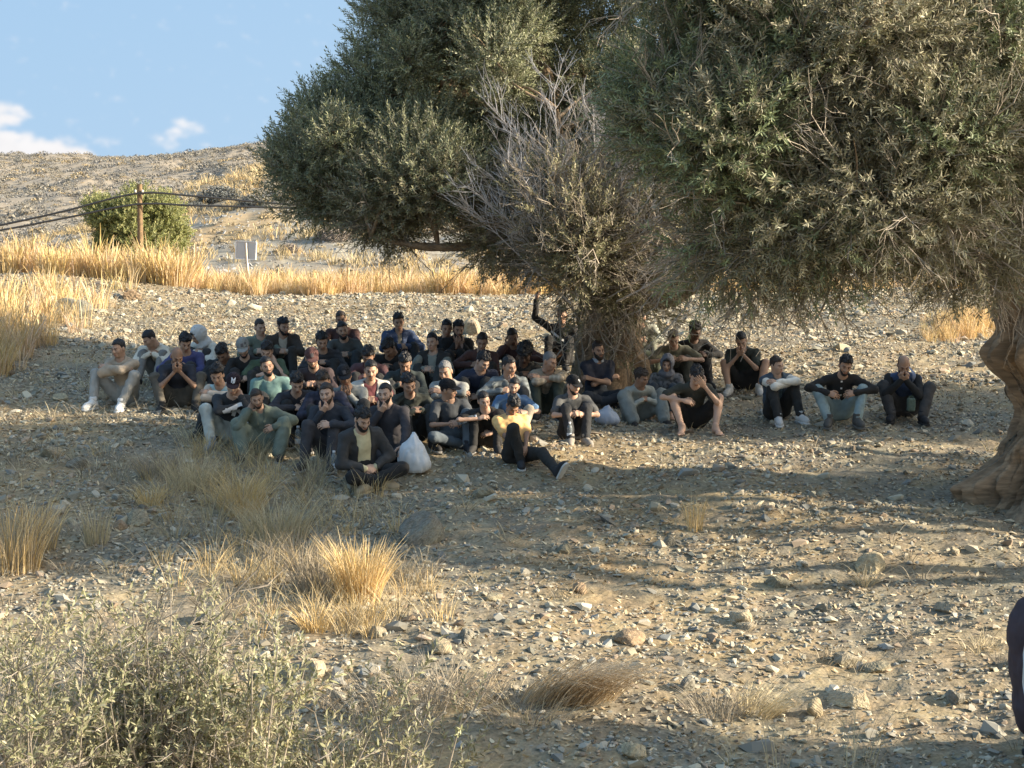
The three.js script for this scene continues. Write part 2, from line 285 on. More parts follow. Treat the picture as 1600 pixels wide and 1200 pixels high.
{ // the band of tall golden grass along the crest, and scattered grass left of it
  const gs = [0, 1, 2, 3].map((i) => tuft(500 + i, 34, 0.7, 0.16, { lean: 0.45, width: 0.006, droop: 0.4, tones: gold, head: 1 })), lists = gs.map(() => []), r = rng(8);
  const put = (x, d, s) => { _e.set(0, r() * 6.283, 0); const k = 0.8 + 0.35 * r(); lists[Math.floor(r() * 4)].push([onGround(x, d), new THREE.Quaternion().setFromEuler(_e), V(s, s * (0.8 + 0.4 * r()), s), lin(k, k * (0.95 + 0.1 * r()), k * (0.85 + 0.45 * r()))]); };
  for (let i = 0; i < 5200; i++) {
    const d = 31.2 + 9 * Math.pow(r(), 1.4), u = -120 + r() * 1040, x = (u - 800) / FPX * d;
    const dn = fbm2(x * 0.55, d * 0.55, 3); if (r() > 0.55 + 1.3 * dn) continue;
    put(x, d + (u > 520 ? 0.4 : 0), (u < 300 ? 1.1 : u < 520 ? 0.72 : 0.78) * (0.5 + 0.5 * r() + 0.45 * fbm2(x * 0.9 + 50, d * 0.9, 2)));
  }
  for (let i = 0; i < 520; i++) { // the left flank
    const t = r(), u = -60 + 270 * Math.pow(r(), 1.3) * (1 - 0.75 * t), v = 455 + 150 * t, p = hit(u, v); if (fbm2(p.x * 0.8, p.z * 0.8, 2) < 0.02 + 0.25 * t) continue; put(p.x, -p.z, 0.4 + 0.55 * r());
  }
  for (let i = 0; i < 320; i++) { const w = r() + r() - 1, p = hit(1512 + w * 85, 512 + 24 * (r() + r() - 1) - 10 * w); put(p.x, -p.z, (0.18 + 0.34 * r()) * (1 - 0.5 * Math.abs(w))); }
  for (let i = 0; i < 700; i++) { const d = 33 + 10 * r(), u = 900 + 800 * r(); put((u - 800) / FPX * d, d, 0.6 + 0.4 * r()); }
  lists.forEach((l, i) => instanced('tall_dry_grass', gs[i], grassMat, l, 'tall golden dry grass along the crest of the slope', 'stuff', scene, 'grass'));
  // short dull straw between the stones of the slope
  const ss = [0, 1, 2].map((i) => tuft(520 + i, 12, 0.14, 0.05, { lean: 1.4, width: 0.003, droop: 0.9, tones: i ? dull : strawT })), sl = ss.map(() => []);
  for (let i = 0; i < 5200; i++) {
    const d = Math.sqrt(mix(8.3 ** 2, 30 ** 2, r())), x = (r() * 2 - 1) * (0.36 * d + 0.8); const left = sstep(0.05, -0.25, x / d);
    if (r() > 0.12 + 0.5 * left + 0.5 * fbm2(x * 0.6 + 70, d * 0.6, 3)) continue;
    _e.set((r() - 0.5) * 0.6, r() * 6.283, (r() - 0.5) * 0.6); const k = 0.75 + 0.4 * r(), s = 0.6 + 0.8 * r() + left * 0.4; sl[Math.floor(r() * 3)].push([onGround(x, d), new THREE.Quaternion().setFromEuler(_e), s, lin(k, k, k * 0.97)]);
  }
  const pg = [0, 1, 2, 3].map((i) => tuft(560 + i, 26, 0.32, 0.09, { lean: 0.75, width: 0.0026, droop: 0.6, tones: i < 2 ? [...strawT, ...dull] : [...strawT, ...gold] })), pl = pg.map(() => []);
  for (let i = 0; i < 420; i++) { const t = r(), v = 700 + 300 * t, u = mix(330, 540, t) + (r() + r() - 1) * 230, p = hit(u, v); if (fbm2(p.x * 1.4 + 8, p.z * 1.4, 2) < 0.0) continue; _e.set((r() - 0.5) * 0.3, r() * 6.283, (r() - 0.5) * 0.3); const k = 0.8 + 0.35 * r(); pl[Math.floor(r() * 4)].push([p, new THREE.Quaternion().setFromEuler(_e), 0.55 + 0.6 * r(), lin(k, k * 0.98, k * 0.93)]); }
  pl.forEach((l, i) => instanced('dry_grass_patch', pg[i], grassMat, l, 'thin dry grass covering the bank below the seated group', 'stuff', scene, 'grass'));
  sl.forEach((l, i) => instanced('short_dry_grass', ss[i], grassMat, l, 'short dull straw between the stones', 'stuff', scene, 'grass'));
}
// tufts that stand out singly: [u, v(base), blades, height, radius, options, label]
const G1 = { tones: gold, width: 0.0035 }, G2 = { tones: strawT, width: 0.003 }, G3 = { tones: dull, width: 0.003 };
const tufts = [
  [562, 938, 520, 0.52, 0.15, { ...G1, lean: 0.55 }, 'tallest golden grass tuft left of the grey boulder'],
  [492, 985, 130, 0.24, 0.09, { ...G1, lean: 1.0 }, 'small spiky golden tuft below the tall golden one'],
  [500, 925, 330, 0.40, 0.2, { ...G3, lean: 0.8 }, 'dull brown grass clump just left of the tallest golden tuft'],
  [432, 842, 420, 0.42, 0.26, { ...G1, tones: strawT, lean: 0.8 }, 'broad straw-coloured clump below the man in the green-grey suit'],
  [376, 800, 320, 0.44, 0.2, { ...G1, lean: 0.9 }, 'golden clump in front of the man in the cap with the white emblem'],
  [300, 762, 260, 0.40, 0.2, { ...G2, lean: 0.9 }, 'loose pale clump at the left end of the seated group'],
  [245, 742, 200, 0.34, 0.2, { ...G3, lean: 0.9 }, 'dull clump below the shoes of the bald man in navy'],
  [400, 722, 110, 0.3, 0.12, { ...G2, lean: 0.7 }, 'thin pale blades at the feet of the man in the green-grey suit'],
  [235, 790, 150, 0.26, 0.1, { ...G1, lean: 1.0 }, 'small golden tuft above the olive bush'],
  [470, 880, 240, 0.34, 0.24, { ...G3, lean: 1 }, 'flat brown clump between the straw clump and the golden tuft'],
  [20, 890, 420, 0.6, 0.22, { ...G1, tones: [...gold, ...dull], lean: 0.5 }, 'tall brown grass at the left edge above the bush'],
  [58, 860, 260, 0.5, 0.15, { ...G1, tones: [...gold, ...dull], lean: 0.4 }, 'tall golden grass just right of the left edge above the bush'],
  [150, 850, 120, 0.42, 0.1, { ...G2, lean: 0.4 }, 'thin straw stems rising above the olive bush'],
  [1085, 828, 60, 0.34, 0.07, { ...G1, lean: 0.35 }, 'lone thin golden tuft on the open slope'],
  [1352, 915, 70, 0.2, 0.05, { ...G2, lean: 1.5 }, 'spiky straw tuft against the pale blocky rock'],
  [1185, 1112, 200, 0.22, 0.13, { ...G2, lean: 1.3, dir: [0.8, 0.3] }, 'tousled straw tuft near the bottom right'],
  [1120, 1118, 170, 0.22, 0.14, { ...G3, lean: 1.3 }, 'flattened brown tuft left of the tousled straw tuft'],
  [1345, 1195, 22, 0.42, 0.1, { ...G2, lean: 0.4, dir: [0.3, 0] }, 'few bent stems in the shadow at the bottom right'],
  [1215, 1215, 10, 0.36, 0.05, { ...G2, lean: 0.3 }, 'few straight stems at the bottom edge'],
  [505, 740, 70, 0.36, 0.16, { ...G2, lean: 0.7 }, 'sparse blades before the man with his hand at his mouth'],
  [560, 775, 40, 0.3, 0.12, { ...G2, lean: 0.6 }, 'few blades before the crossed legs of the front man'],
  [745, 728, 80, 0.16, 0.12, { ...G3, lean: 1.2 }, 'low dry clump right of the white sack'],
  [640, 905, 110, 0.22, 0.2, { ...G3, lean: 1.1 }, 'low dull clump right of the tallest golden tuft'],
  [700, 1080, 300, 0.22, 0.35, { ...G3, lean: 1.5 }, 'matted dull grass left of the fallen straw'],
  [610, 1110, 300, 0.24, 0.35, { ...G3, lean: 1.4 }, 'matted dull grass among the right-hand olive shoots'],
  [820, 1110, 300, 0.16, 0.35, { ...G2, tones: [...strawT, ...dull], lean: 1.8 }, 'loose strands spread below the fallen straw'],
  [1530, 1015, 60, 0.14, 0.12, { ...G2, lean: 1.4 }, 'low straw by the person at the right edge'],
  [300, 690, 90, 0.3, 0.16, { ...G2, lean: 0.8 }, 'thin pale blades beside the man in the olive trousers'],
];
tufts.forEach(([u, v, n, h, rad, o, label], i) => { const p = hit(u, v), m = top('grass_tuft', tuft(600 + i, Math.round(n * 1.25), h * 1.1, rad, { droop: 0.7, ...o, width: o.width * 0.8, lean: o.lean * 0.95 }), grassMat, label, 'grass tuft', 'grass tufts on the slope'); m.position.copy(p); });
{ // the combed-over heap of fallen straw
  const p = hit(905, 1100), parts = [], r = rng(41);
  const geos = []; for (let i = 0; i < 9; i++) { const g = tuft(700 + i, 90, 0.42, 0.1, { lean: 0.5, width: 0.003, droop: 1.3, dir: [0.9 + 0.4 * r(), 0.55 * r()], tones: [[0.54, 0.42, 0.25], [0.46, 0.34, 0.20], [0.64, 0.52, 0.34]] }); g.translate((r() - 0.6) * 0.5, 0.02 + 0.03 * r(), (r() - 0.5) * 0.12); g.rotateY((r() - 0.5) * 0.5); geos.push(g); }
  const m = top('straw_heap', mergeGeometries(geos), grassMat, 'combed-over heap of fallen brown straw near the bottom centre', 'grass'); m.position.copy(p);
}

// ---------------------------------------------------------------- olive trees
function leafyTwig(seed, o = {}) { // a shoot with pairs of narrow leaves
  const { len = 0.26, leaves = 20, ll = 0.055, lw = 0.0062, tones = [[0.22, 0.235, 0.115], [0.27, 0.28, 0.15], [0.36, 0.36, 0.24], [0.17, 0.19, 0.09]], stem = [0.20, 0.17, 0.12], sw = 0.0025, segs = 1 } = o;
  const r = rng(seed), pos = [], col = [], idx = [];
  const bend = (f) => V(0.05 * len * Math.sin(f * 2.4 + seed), len * f, 0.12 * len * f * f);
  for (let s = 0; s <= 3; s++) { const p = bend(s / 3), w = sw * (1.2 - 0.25 * s); for (let q = 0; q < 3; q++) { pos.push(p.x + w * Math.cos(q * 2.094), p.y, p.z + w * Math.sin(q * 2.094)); col.push(...stem); } if (s) for (let q = 0; q < 3; q++) { const a = (s - 1) * 3 + q, b = (s - 1) * 3 + (q + 1) % 3; idx.push(a, b, b + 3, a, b + 3, a + 3); } }
  for (let i = 0; i < leaves; i++) {
    const f = 0.08 + 0.92 * Math.floor(i / 2) / (leaves / 2), b = bend(f), a = (i % 2) * Math.PI + Math.floor(i / 2) * 1.35 + (r() - 0.5) * 0.7, el = 0.5 + 0.5 * r() + (f > 0.9 ? 0.35 : 0);
    const out = V(Math.cos(a) * Math.cos(el), Math.sin(el), Math.sin(a) * Math.cos(el)), side = V(-Math.sin(a), 0, Math.cos(a)), nor = V(0, 0, 0).crossVectors(side, out);
    side.applyAxisAngle(out, (r() - 0.5) * 1.8);
    const L = ll * (0.7 + 0.5 * r()), W = lw * (0.8 + 0.5 * r()), t = tones[Math.floor(r() * tones.length)], k = 0.8 + 0.4 * r(), n0 = pos.length / 3;
    const P = (al, sd, up) => { pos.push(b.x + out.x * al * L + side.x * sd * W + nor.x * up * L, b.y + out.y * al * L + side.y * sd * W + nor.y * up * L, b.z + out.z * al * L + side.z * sd * W + nor.z * up * L); col.push(t[0] * k, t[1] * k, t[2] * k); };
    P(0, 0, 0); P(0.35, -0.9, 0.02); P(0.35, 0.9, 0.02); P(0.75, -0.7, 0); P(0.75, 0.7, 0); P(1, 0, -0.06);
    idx.push(n0, n0 + 1, n0 + 2, n0 + 1, n0 + 3, n0 + 2, n0 + 2, n0 + 3, n0 + 4, n0 + 3, n0 + 5, n0 + 4);
  }
  const g = new THREE.BufferGeometry(); g.setAttribute('position', new THREE.Float32BufferAttribute(pos, 3)); g.setAttribute('color', new THREE.Float32BufferAttribute(col, 3)); g.setIndex(idx); g.computeVertexNormals(); return g;
}
function bareTwig(seed, len, n, tone) { // a leafless spray
  const r = rng(seed), gs = [];
  const grow = (p, d, L, rad, k) => {
    const e = p.clone().addScaledVector(d, L * 0.5).add(V((r() - 0.5) * 0.12 * L, (r() - 0.5) * 0.1 * L, (r() - 0.5) * 0.12 * L)), f = e.clone().addScaledVector(d, L * 0.5).add(V((r() - 0.5) * 0.12 * L, 0.08 * L, (r() - 0.5) * 0.12 * L));
    gs.push(tube([p, e, f], [rad, rad * 0.8, rad * 0.55], 3, k ? 2 : 3));
    if (k) for (let i = 0; i < n; i++) { const q = d.clone().add(V((r() - 0.5) * 1.5, (r() - 0.4) * 1.1, (r() - 0.5) * 1.5)).normalize(); grow(i % 2 ? f : e, q, L * (0.5 + 0.25 * r()), rad * 0.6, k - 1); }
  };
  grow(V(0, 0, 0), V(0, 1, 0), len, 0.006, 2);
  const g = mergeGeometries(gs); const c = new Float32Array(g.attributes.position.count * 3); for (let i = 0; i < c.length; i += 3) { c[i] = tone[0]; c[i + 1] = tone[1]; c[i + 2] = tone[2]; } g.setAttribute('color', new THREE.BufferAttribute(c, 3)); return g;
}
function tube(pts, radii, sides = 8, segs = 10, rough = 0, seed = 0) { // tapering limb through points
  const c = new THREE.CatmullRomCurve3(pts), pos = [], uv = [], idx = []; let n = V(1, 0, 0.3).normalize(), len = 0, prev = null;
  for (let s = 0; s <= segs; s++) {
    const t = s / segs, p = c.getPoint(t), d = c.getTangent(t), f = t * (radii.length - 1), i = Math.min(radii.length - 2, Math.floor(f)), rad = mix(radii[i], radii[i + 1], f - i);
    n.addScaledVector(d, -n.dot(d)).normalize(); const b = V(0, 0, 0).crossVectors(d, n); if (prev) len += prev.distanceTo(p); prev = p;
    for (let q = 0; q <= sides; q++) { const a = (q % sides) / sides * 6.2832, k = rad * (1 + (rough ? rough * n3(Math.cos(a) * 1.6 + seed, t * segs * 0.22, Math.sin(a) * 1.6) + rough * 0.5 * n3(Math.cos(a) * 4 + seed, t * segs * 0.5, Math.sin(a) * 4) : 0)); pos.push(p.x + (n.x * Math.cos(a) + b.x * Math.sin(a)) * k, p.y + (n.y * Math.cos(a) + b.y * Math.sin(a)) * k, p.z + (n.z * Math.cos(a) + b.z * Math.sin(a)) * k); uv.push(q / sides * Math.max(0.02, rad) * 6, len); }
    if (s) for (let q = 0; q < sides; q++) { const w = sides + 1, a = (s - 1) * w + q, e = a + w; idx.push(a, a + 1, e + 1, a, e + 1, e); }
  }
  const g = new THREE.BufferGeometry(); g.setAttribute('position', new THREE.Float32BufferAttribute(pos, 3)); g.setAttribute('uv', new THREE.Float32BufferAttribute(uv, 2)); g.setIndex(idx); g.computeVertexNormals(); return g;
}
const barkFn = (u, v) => { const a = 0.6 * tnf(u * 4, v, 8, 3, 3) + 0.4 * tnf(u, v, 24, 5, 3), b = tnf(u, v, 50, 6, 3); const k = 0.62 + 0.22 * a + 0.14 * b; return [k, k * 0.93, k * 0.83]; };
const barkMap = noiseTex(512, barkFn), barkBump = noiseTex(512, (u, v) => { const k = 0.5 + 0.35 * tnf(u * 4, v, 8, 3, 4) + 0.15 * tnf(u, v, 60, 9, 2); return [k, k, k]; }, false);
const barkMat = std(lin(0.80, 0.66, 0.52), { map: barkMap, bumpMap: barkBump, bumpScale: 0.015 }), limbMat = std(lin(0.80, 0.66, 0.52), { map: barkMap, bumpMap: barkBump, bumpScale: 0.01 });
const leafMat = thinMat({ roughness: 0.72, transmission: 0.34 }), bareMat = std(0xffffff, { vertexColors: true, roughness: 0.95 });
const twigA = [1, 2, 3, 4].map((s) => leafyTwig(s, {})), twigB = [5, 6, 7, 8].map((s) => leafyTwig(s, { len: 0.25, leaves: 24, ll: 0.056, lw: 0.005, tones: [[0.27, 0.25, 0.14], [0.31, 0.285, 0.165], [0.37, 0.345, 0.23], [0.22, 0.215, 0.11], [0.31, 0.265, 0.16]], stem: [0.27, 0.23, 0.17] }));
const bareT = [31, 32, 33].map((s) => bareTwig(s, 0.28, 3, [0.33, 0.28, 0.22]));

// crown: clumps of shoots scattered in ellipsoids, each on a branchlet from the nearest limb
function crown(tree, ells, limbs, twigs, o) {
  const { seed, per = 170, rc = [0.35, 0.62], up = 0.5, scale = 1, bare = 0, tint = () => null, clear = null } = o, r = rng(seed), lists = twigs.map(() => []), bl = bareT.map(() => []), stalks = [], base = tree.position;
  const sk = []; for (const l of limbs) { const c = new THREE.CatmullRomCurve3(l); for (let i = 0; i <= 12; i++) sk.push(c.getPoint(i / 12)); }
  for (const [cx, cy, cz, rx, ry, rz, n, dens = 1, drop = 0, bareHere = 0] of ells) for (let i = 0; i < Math.round(n * 0.8); i++) {
    let z, a, q, k = Math.pow(0.12 + 0.88 * r(), 0.45); z = r() * 2 - 1; a = r() * 6.283; q = Math.sqrt(1 - z * z);
    const inn = 0.34 * scale, c = V(cx + q * Math.cos(a) * Math.max(0.1, rx - inn) * k, cy + z * Math.max(0.08, ry - inn) * k, cz + q * Math.sin(a) * Math.max(0.1, rz - inn) * k); if (clear && clear(c)) continue;
    const R = mix(rc[0], rc[1], r()), tn0 = tint(c, r);
    let best = null, bd = 1e9; for (const s of sk) { const dd = s.distanceToSquared(c); if (dd < bd) { bd = dd; best = s; } }
    if (best) { const m = best.clone().lerp(c, 0.5).add(V((r() - 0.5) * 0.3, (r() - 0.3) * 0.3, (r() - 0.5) * 0.3)); stalks.push(tube([best, m, c].map((p) => p.clone().sub(base)), [0.024, 0.016, 0.008], 5, 6)); for (let j = 0; j < 4; j++) { const e = c.clone().add(V(r() - 0.5, r() - 0.4, r() - 0.5).multiplyScalar(1.5 * R)); stalks.push(tube([m.clone().lerp(c, 0.5 + 0.5 * r()), c.clone().lerp(e, 0.4).add(V(0, 0.05, 0)), e].map((p) => p.sub(base)), [0.010, 0.007, 0.003], 4, 4)); } }
    const cnt = Math.round(per * dens * (0.7 + 0.6 * r()));
    for (let j = 0; j < cnt; j++) {
      const zz = r() * 2 - 1, aa = r() * 6.283, qq = Math.sqrt(1 - zz * zz), dir = V(qq * Math.cos(aa), zz, qq * Math.sin(aa)), kk = 0.25 + 0.75 * Math.sqrt(r());
      const p = c.clone().addScaledVector(dir, R * kk).sub(base), g = dir.clone().multiplyScalar(0.9).add(V((r() - 0.5) * 0.9, up - drop * 1.4 + (r() - 0.5) * 0.6, (r() - 0.5) * 0.9)).normalize();
      _q.setFromUnitVectors(V(0, 1, 0), g); const qn = _q.clone().multiply(new THREE.Quaternion().setFromAxisAngle(V(0, 1, 0), r() * 6.283));
      if (r() < bare + bareHere) { bl[Math.floor(r() * 3)].push([p, qn, scale * (0.7 + 0.7 * r())]); continue; }
      const kc = 0.8 + 0.4 * r(), tc = tn0 || [1, 1, 1]; lists[Math.floor(r() * twigs.length)].push([p, qn, scale * (0.75 + 0.5 * r()), lin(kc * tc[0], kc * tc[1], kc * tc[2])]);
    }
  }
  lists.forEach((l) => l.length && instanced('crown', twigs[lists.indexOf(l)], leafMat, l, null, 'stuff', tree));
  bl.forEach((l, i) => l.length && instanced('bare_twigs', bareT[i], bareMat, l, null, 'stuff', tree));
  if (stalks.length) { const m = part('branchlets', mergeGeometries(stalks), limbMat, tree); m.userData.kind = 'stuff'; }
}
// gnarled trunk: radius by height and angle
function trunkGeo(h, prof, o) { // prof: [[height, radius, offset x, offset z], ...]
  const { ribs = 5, ribDepth = 0.18, twist = 1.2, seed = 0, sides = 64, segs = 56, lump = 0.12 } = o, pos = [], uv = [], idx = [];
  const look = (y, k) => { for (let i = 1; i < prof.length; i++) if (y <= prof[i][0] || i === prof.length - 1) { const t = sstep(prof[i - 1][0], prof[i][0], y); return mix(prof[i - 1][k] || 0, prof[i][k] || 0, t); } };
  for (let s = 0; s <= segs; s++) {
    const f = s / segs, y = -0.15 + (h + 0.15) * f, R = look(y, 1), ox = look(y, 2), oz = look(y, 3), low = 1 - sstep(0, 0.9, y);
    for (let q = 0; q <= sides; q++) { const a = (q % sides) / sides * 6.2832, rib = Math.cos(ribs * (a + twist * y * 0.5) + 2 * n3(Math.cos(a), y * 0.6, Math.sin(a) + seed)), fine_ = n3(Math.cos(a) * 3 + seed, y * 1.3, Math.sin(a) * 3), f2 = n3(Math.cos(a) * 9 + seed, y * 2.2, Math.sin(a) * 9), cord = -Math.abs(n3(Math.cos(a) * 5, y * 0.7 + seed, Math.sin(a) * 5));
      const k = R * (1 + (ribDepth + 0.14 * low) * rib * 0.7 + lump * fine_ + 0.06 * f2 + 0.3 * cord + 0.12 * Math.abs(n3(Math.cos(a) * 11 + seed, y * 1.1, Math.sin(a) * 11)) + 0.05 * n3(Math.cos(a) * 20, y * 4 + seed, Math.sin(a) * 20) - 0.07 * Math.max(0, n3(Math.cos(a) * 15, y * 2.2 + seed, Math.sin(a) * 15) - 0.1));
      pos.push(ox + Math.cos(a) * k, y, oz + Math.sin(a) * k); uv.push(q / sides * 3, y); }
    if (s) for (let q = 0; q < sides; q++) { const w = sides + 1, a = (s - 1) * w + q, e = a + w; idx.push(a, e, e + 1, a, e + 1, a + 1); }
  }
  const g = new THREE.BufferGeometry(); g.setAttribute('position', new THREE.Float32BufferAttribute(pos, 3)); g.setAttribute('uv', new THREE.Float32BufferAttribute(uv, 2)); g.setIndex(idx); g.computeVertexNormals(); return g;
}
const E = (u, v, d, rx, ry, rz, n, dens, drop, bare) => { const p = at(u, v, d); return [p.x, p.y, p.z, rx, ry, rz, n, dens, drop, bare]; };
{ // the tree that the group sits under
  const b = hit(950, 612), base = onGround(b.x, -b.z);
  const t = thing('olive_tree', base, 'old olive tree with dense green crown and dead grey branches behind the seated group', 'tree', 'olive trees');
  part('trunk', trunkGeo(1.75, [[-0.15, 0.58], [0.15, 0.46], [0.6, 0.36], [1.2, 0.38, 0.02], [1.75, 0.30, 0.02]], { seed: 3, ribs: 4 }), barkMat, t);
  const w = (u, v, d) => at(u, v, d), D = -b.z, B = (y, x = 0, z = 0) => base.clone().add(V(x, y, z));
  const limbs = [
    [[B(1.2, 0.1), w(1010, 468, D), w(1060, 462, D - 0.2), w(1130, 402, D - 0.5), w(1210, 360, D - 0.8)], [0.19, 0.12, 0.10, 0.08, 0.045]],
    [[B(1.45), w(930, 380, D), w(905, 280, D + 0.2), w(860, 150, D + 0.3), w(820, 0, D + 0.4)], [0.24, 0.19, 0.16, 0.11, 0.06]],
    [[B(1.5, 0.05), w(960, 370, D + 0.2), w(1000, 250, D + 0.4), w(1040, 90, D + 0.5), w(1050, -60, D + 0.5)], [0.22, 0.17, 0.13, 0.09, 0.05]],
    [[w(925, 400, D), w(850, 340, D - 0.3), w(740, 310, D - 0.5), w(620, 290, D - 0.6), w(520, 270, D - 0.6)], [0.15, 0.12, 0.09, 0.07, 0.03]],
    [[w(905, 300, D + 0.2), w(820, 210, D), w(720, 150, D - 0.3), w(640, 80, D - 0.4)], [0.13, 0.1, 0.08, 0.04]],
    [[w(840, 340, D - 0.3), w(760, 380, D - 0.8), w(660, 385, D - 1.1), w(580, 370, D - 1.2)], [0.07, 0.06, 0.045, 0.02]],
    [[w(940, 380, D), w(900, 300, D - 0.9), w(880, 230, D - 1.3), w(870, 170, D - 1.6)], [0.08, 0.06, 0.04, 0.02]],
  ];
  for (const [pts, rad] of limbs) part('limb', tube(pts.map((p) => p.clone().sub(base)), rad, 10, 26, 0.25, pts[0].x), limbMat, t);
  crown(t, [
    E(800, 110, D + 0.3, 2.1, 1.9, 2.1, 66, 1.1), E(590, 235, D - 0.3, 1.25, 1.0, 1.3, 34, 1.05), E(510, 275, D - 0.3, 0.8, 0.6, 0.9, 13, 1.1), E(690, 290, D - 0.8, 1.3, 0.7, 1.2, 24, 1), E(620, 325, D - 0.9, 0.8, 0.4, 0.7, 8, 0.8, 0.2, 0.1), E(800, 370, D - 0.9, 0.8, 0.45, 0.7, 8, 0.7, 0.3, 0.15), E(1010, 200, D - 0.9, 0.8, 1.2, 0.9, 16, 0.9), E(900, 350, D - 1.7, 0.9, 0.9, 0.6, 14, 0.75, 0, 0.25), E(970, 440, D - 0.9, 0.8, 0.55, 0.6, 8, 0.6, 0.2, 0.3), E(1030, 330, D - 1.5, 0.8, 0.9, 0.6, 12, 0.8, 0, 0.2), E(680, 60, D + 0.2, 0.85, 0.9, 1.2, 15, 1.1), E(575, 120, D, 0.5, 0.5, 0.6, 4, 0.8), E(515, 195, D, 0.5, 0.55, 0.6, 5, 0.8), E(465, 265, D - 0.2, 0.5, 0.5, 0.6, 4, 0.9), E(635, 30, D, 0.5, 0.6, 0.6, 5, 0.8),
    E(930, 230, D + 0.5, 1.3, 1.5, 1.6, 34, 1), E(960, -90, D + 0.5, 2.8, 1.3, 2.4, 46, 1), E(860, 350, D - 0.8, 1.0, 0.7, 1.0, 14, 0.8, 0.3, 0.15), E(1120, 320, D - 0.6, 1.2, 0.95, 1.1, 20, 0.8, 0.2, 0.1), E(1000, 400, D - 0.5, 0.9, 0.6, 0.8, 9, 0.7, 0.4, 0.2),
  ], limbs.map((l) => l[0]), twigA, { seed: 71, per: 180, rc: [0.22, 0.6], up: 0.6, tint: (c, r) => { const k = 0.85 + 0.3 * r(); return c.y < base.y + 2.5 ? [k * 1.2, k * 1.05, k * 1.05] : [k, k, k]; } });
  // dead grey branches in front of the crown
  const r = rng(64), dead = [];
  for (let i = 0; i < 60; i++) { const u0 = 925 + (r() - 0.5) * 120, v0 = 410 + (r() - 0.5) * 130, a = -1.5 + (r() - 0.5) * 2.2, L = 80 + 180 * r(), dz = 1.5 + 0.6 * r(), s = w(u0, v0, D - dz * 0.7), e = w(u0 + Math.cos(a) * L, v0 + Math.sin(a) * L, D - dz - 0.3 * r()), m = s.clone().lerp(e, 0.5).add(V((r() - 0.5) * 0.2, (r() - 0.7) * 0.15, (r() - 0.5) * 0.2));
    dead.push(tube([s, m, e].map((p) => p.clone().sub(base)), [0.012, 0.008, 0.003], 5, 8));
    for (let j = 0; j < 16; j++) { const f = 0.3 + 0.7 * r(), p = (f < 0.5 ? s.clone().lerp(m, f * 2) : m.clone().lerp(e, f * 2 - 1)), g = e.clone().sub(s).normalize().add(V((r() - 0.5) * 1.6, (r() - 0.3) * 1.1, (r() - 0.5) * 1.4)).normalize(), q = p.clone().addScaledVector(g, 0.2 + 0.25 * r()), h = p.clone().lerp(q, 0.5).add(V((r() - 0.5) * 0.08, (r() - 0.5) * 0.06, 0)); dead.push(tube([p, h, q].map((x) => x.clone().sub(base)), [0.0045, 0.0035, 0.0015], 4, 4)); for (let k = 0; k < 4; k++) { const g2 = g.clone().add(V((r() - 0.5) * 1.5, (r() - 0.3), (r() - 0.5) * 1.5)).normalize(), z = h.clone().lerp(q, r()); dead.push(tube([z, z.clone().addScaledVector(g2, 0.06 + 0.05 * r()), z.clone().addScaledVector(g2, 0.14 + 0.1 * r())].map((x) => x.clone().sub(base)), [0.0035, 0.003, 0.0015], 3, 3)); } } }
  const dm = part('dead_branches', mergeGeometries(dead), std(lin(0.60, 0.56, 0.53), { roughness: 0.95 }), t); dm.userData.kind = 'stuff'; dm.userData.label = 'spray of dead grey leafless branches';
  // suckers hanging round the trunk
  const sl = [], ls = [[], [], [], []];
  for (let i = 0; i < 130; i++) { const a = r() * 6.283, y = 0.35 + 1.5 * r(), R = 0.42 + 0.25 * r(), p = V(Math.cos(a) * R, y, Math.abs(Math.sin(a)) * R * 0.9 + 0.1), g = V(Math.cos(a) * 0.5 + (r() - 0.5), (r() - 0.55) * 1.6, 0.5 * r()).normalize(), q = new THREE.Quaternion().setFromUnitVectors(V(0, 1, 0), g); if (r() < 0.45) sl.push([p, q, 0.8 + 0.8 * r()]); else ls[Math.floor(r() * 4)].push([p, q, 0.8 + 0.5 * r(), lin(1.2, 1.1, 1.1)]); }
  instanced('bare_twigs', bareT[1], bareMat, sl, null, 'stuff', t); ls.forEach((l, i) => instanced('sucker_shoots', twigA[i], leafMat, l, null, 'stuff', t));
  const vines = []; for (let i = 0; i < 12; i++) { const p = w(860 + 130 * r(), 450 + 40 * r(), D - 0.6), q = w(840 + 150 * r(), 530 + 60 * r(), D - 0.8), m = p.clone().lerp(q, 0.6).add(V((r() - 0.5) * 0.5, -0.1, 0.1)); vines.push(tube([p, m, q].map((x) => x.clone().sub(base)), [0.008, 0.007, 0.004], 5, 10)); }
  const vm = part('hanging_twigs', mergeGeometries(vines), std(lin(0.42, 0.37, 0.30)), t); vm.userData.kind = 'stuff';
}
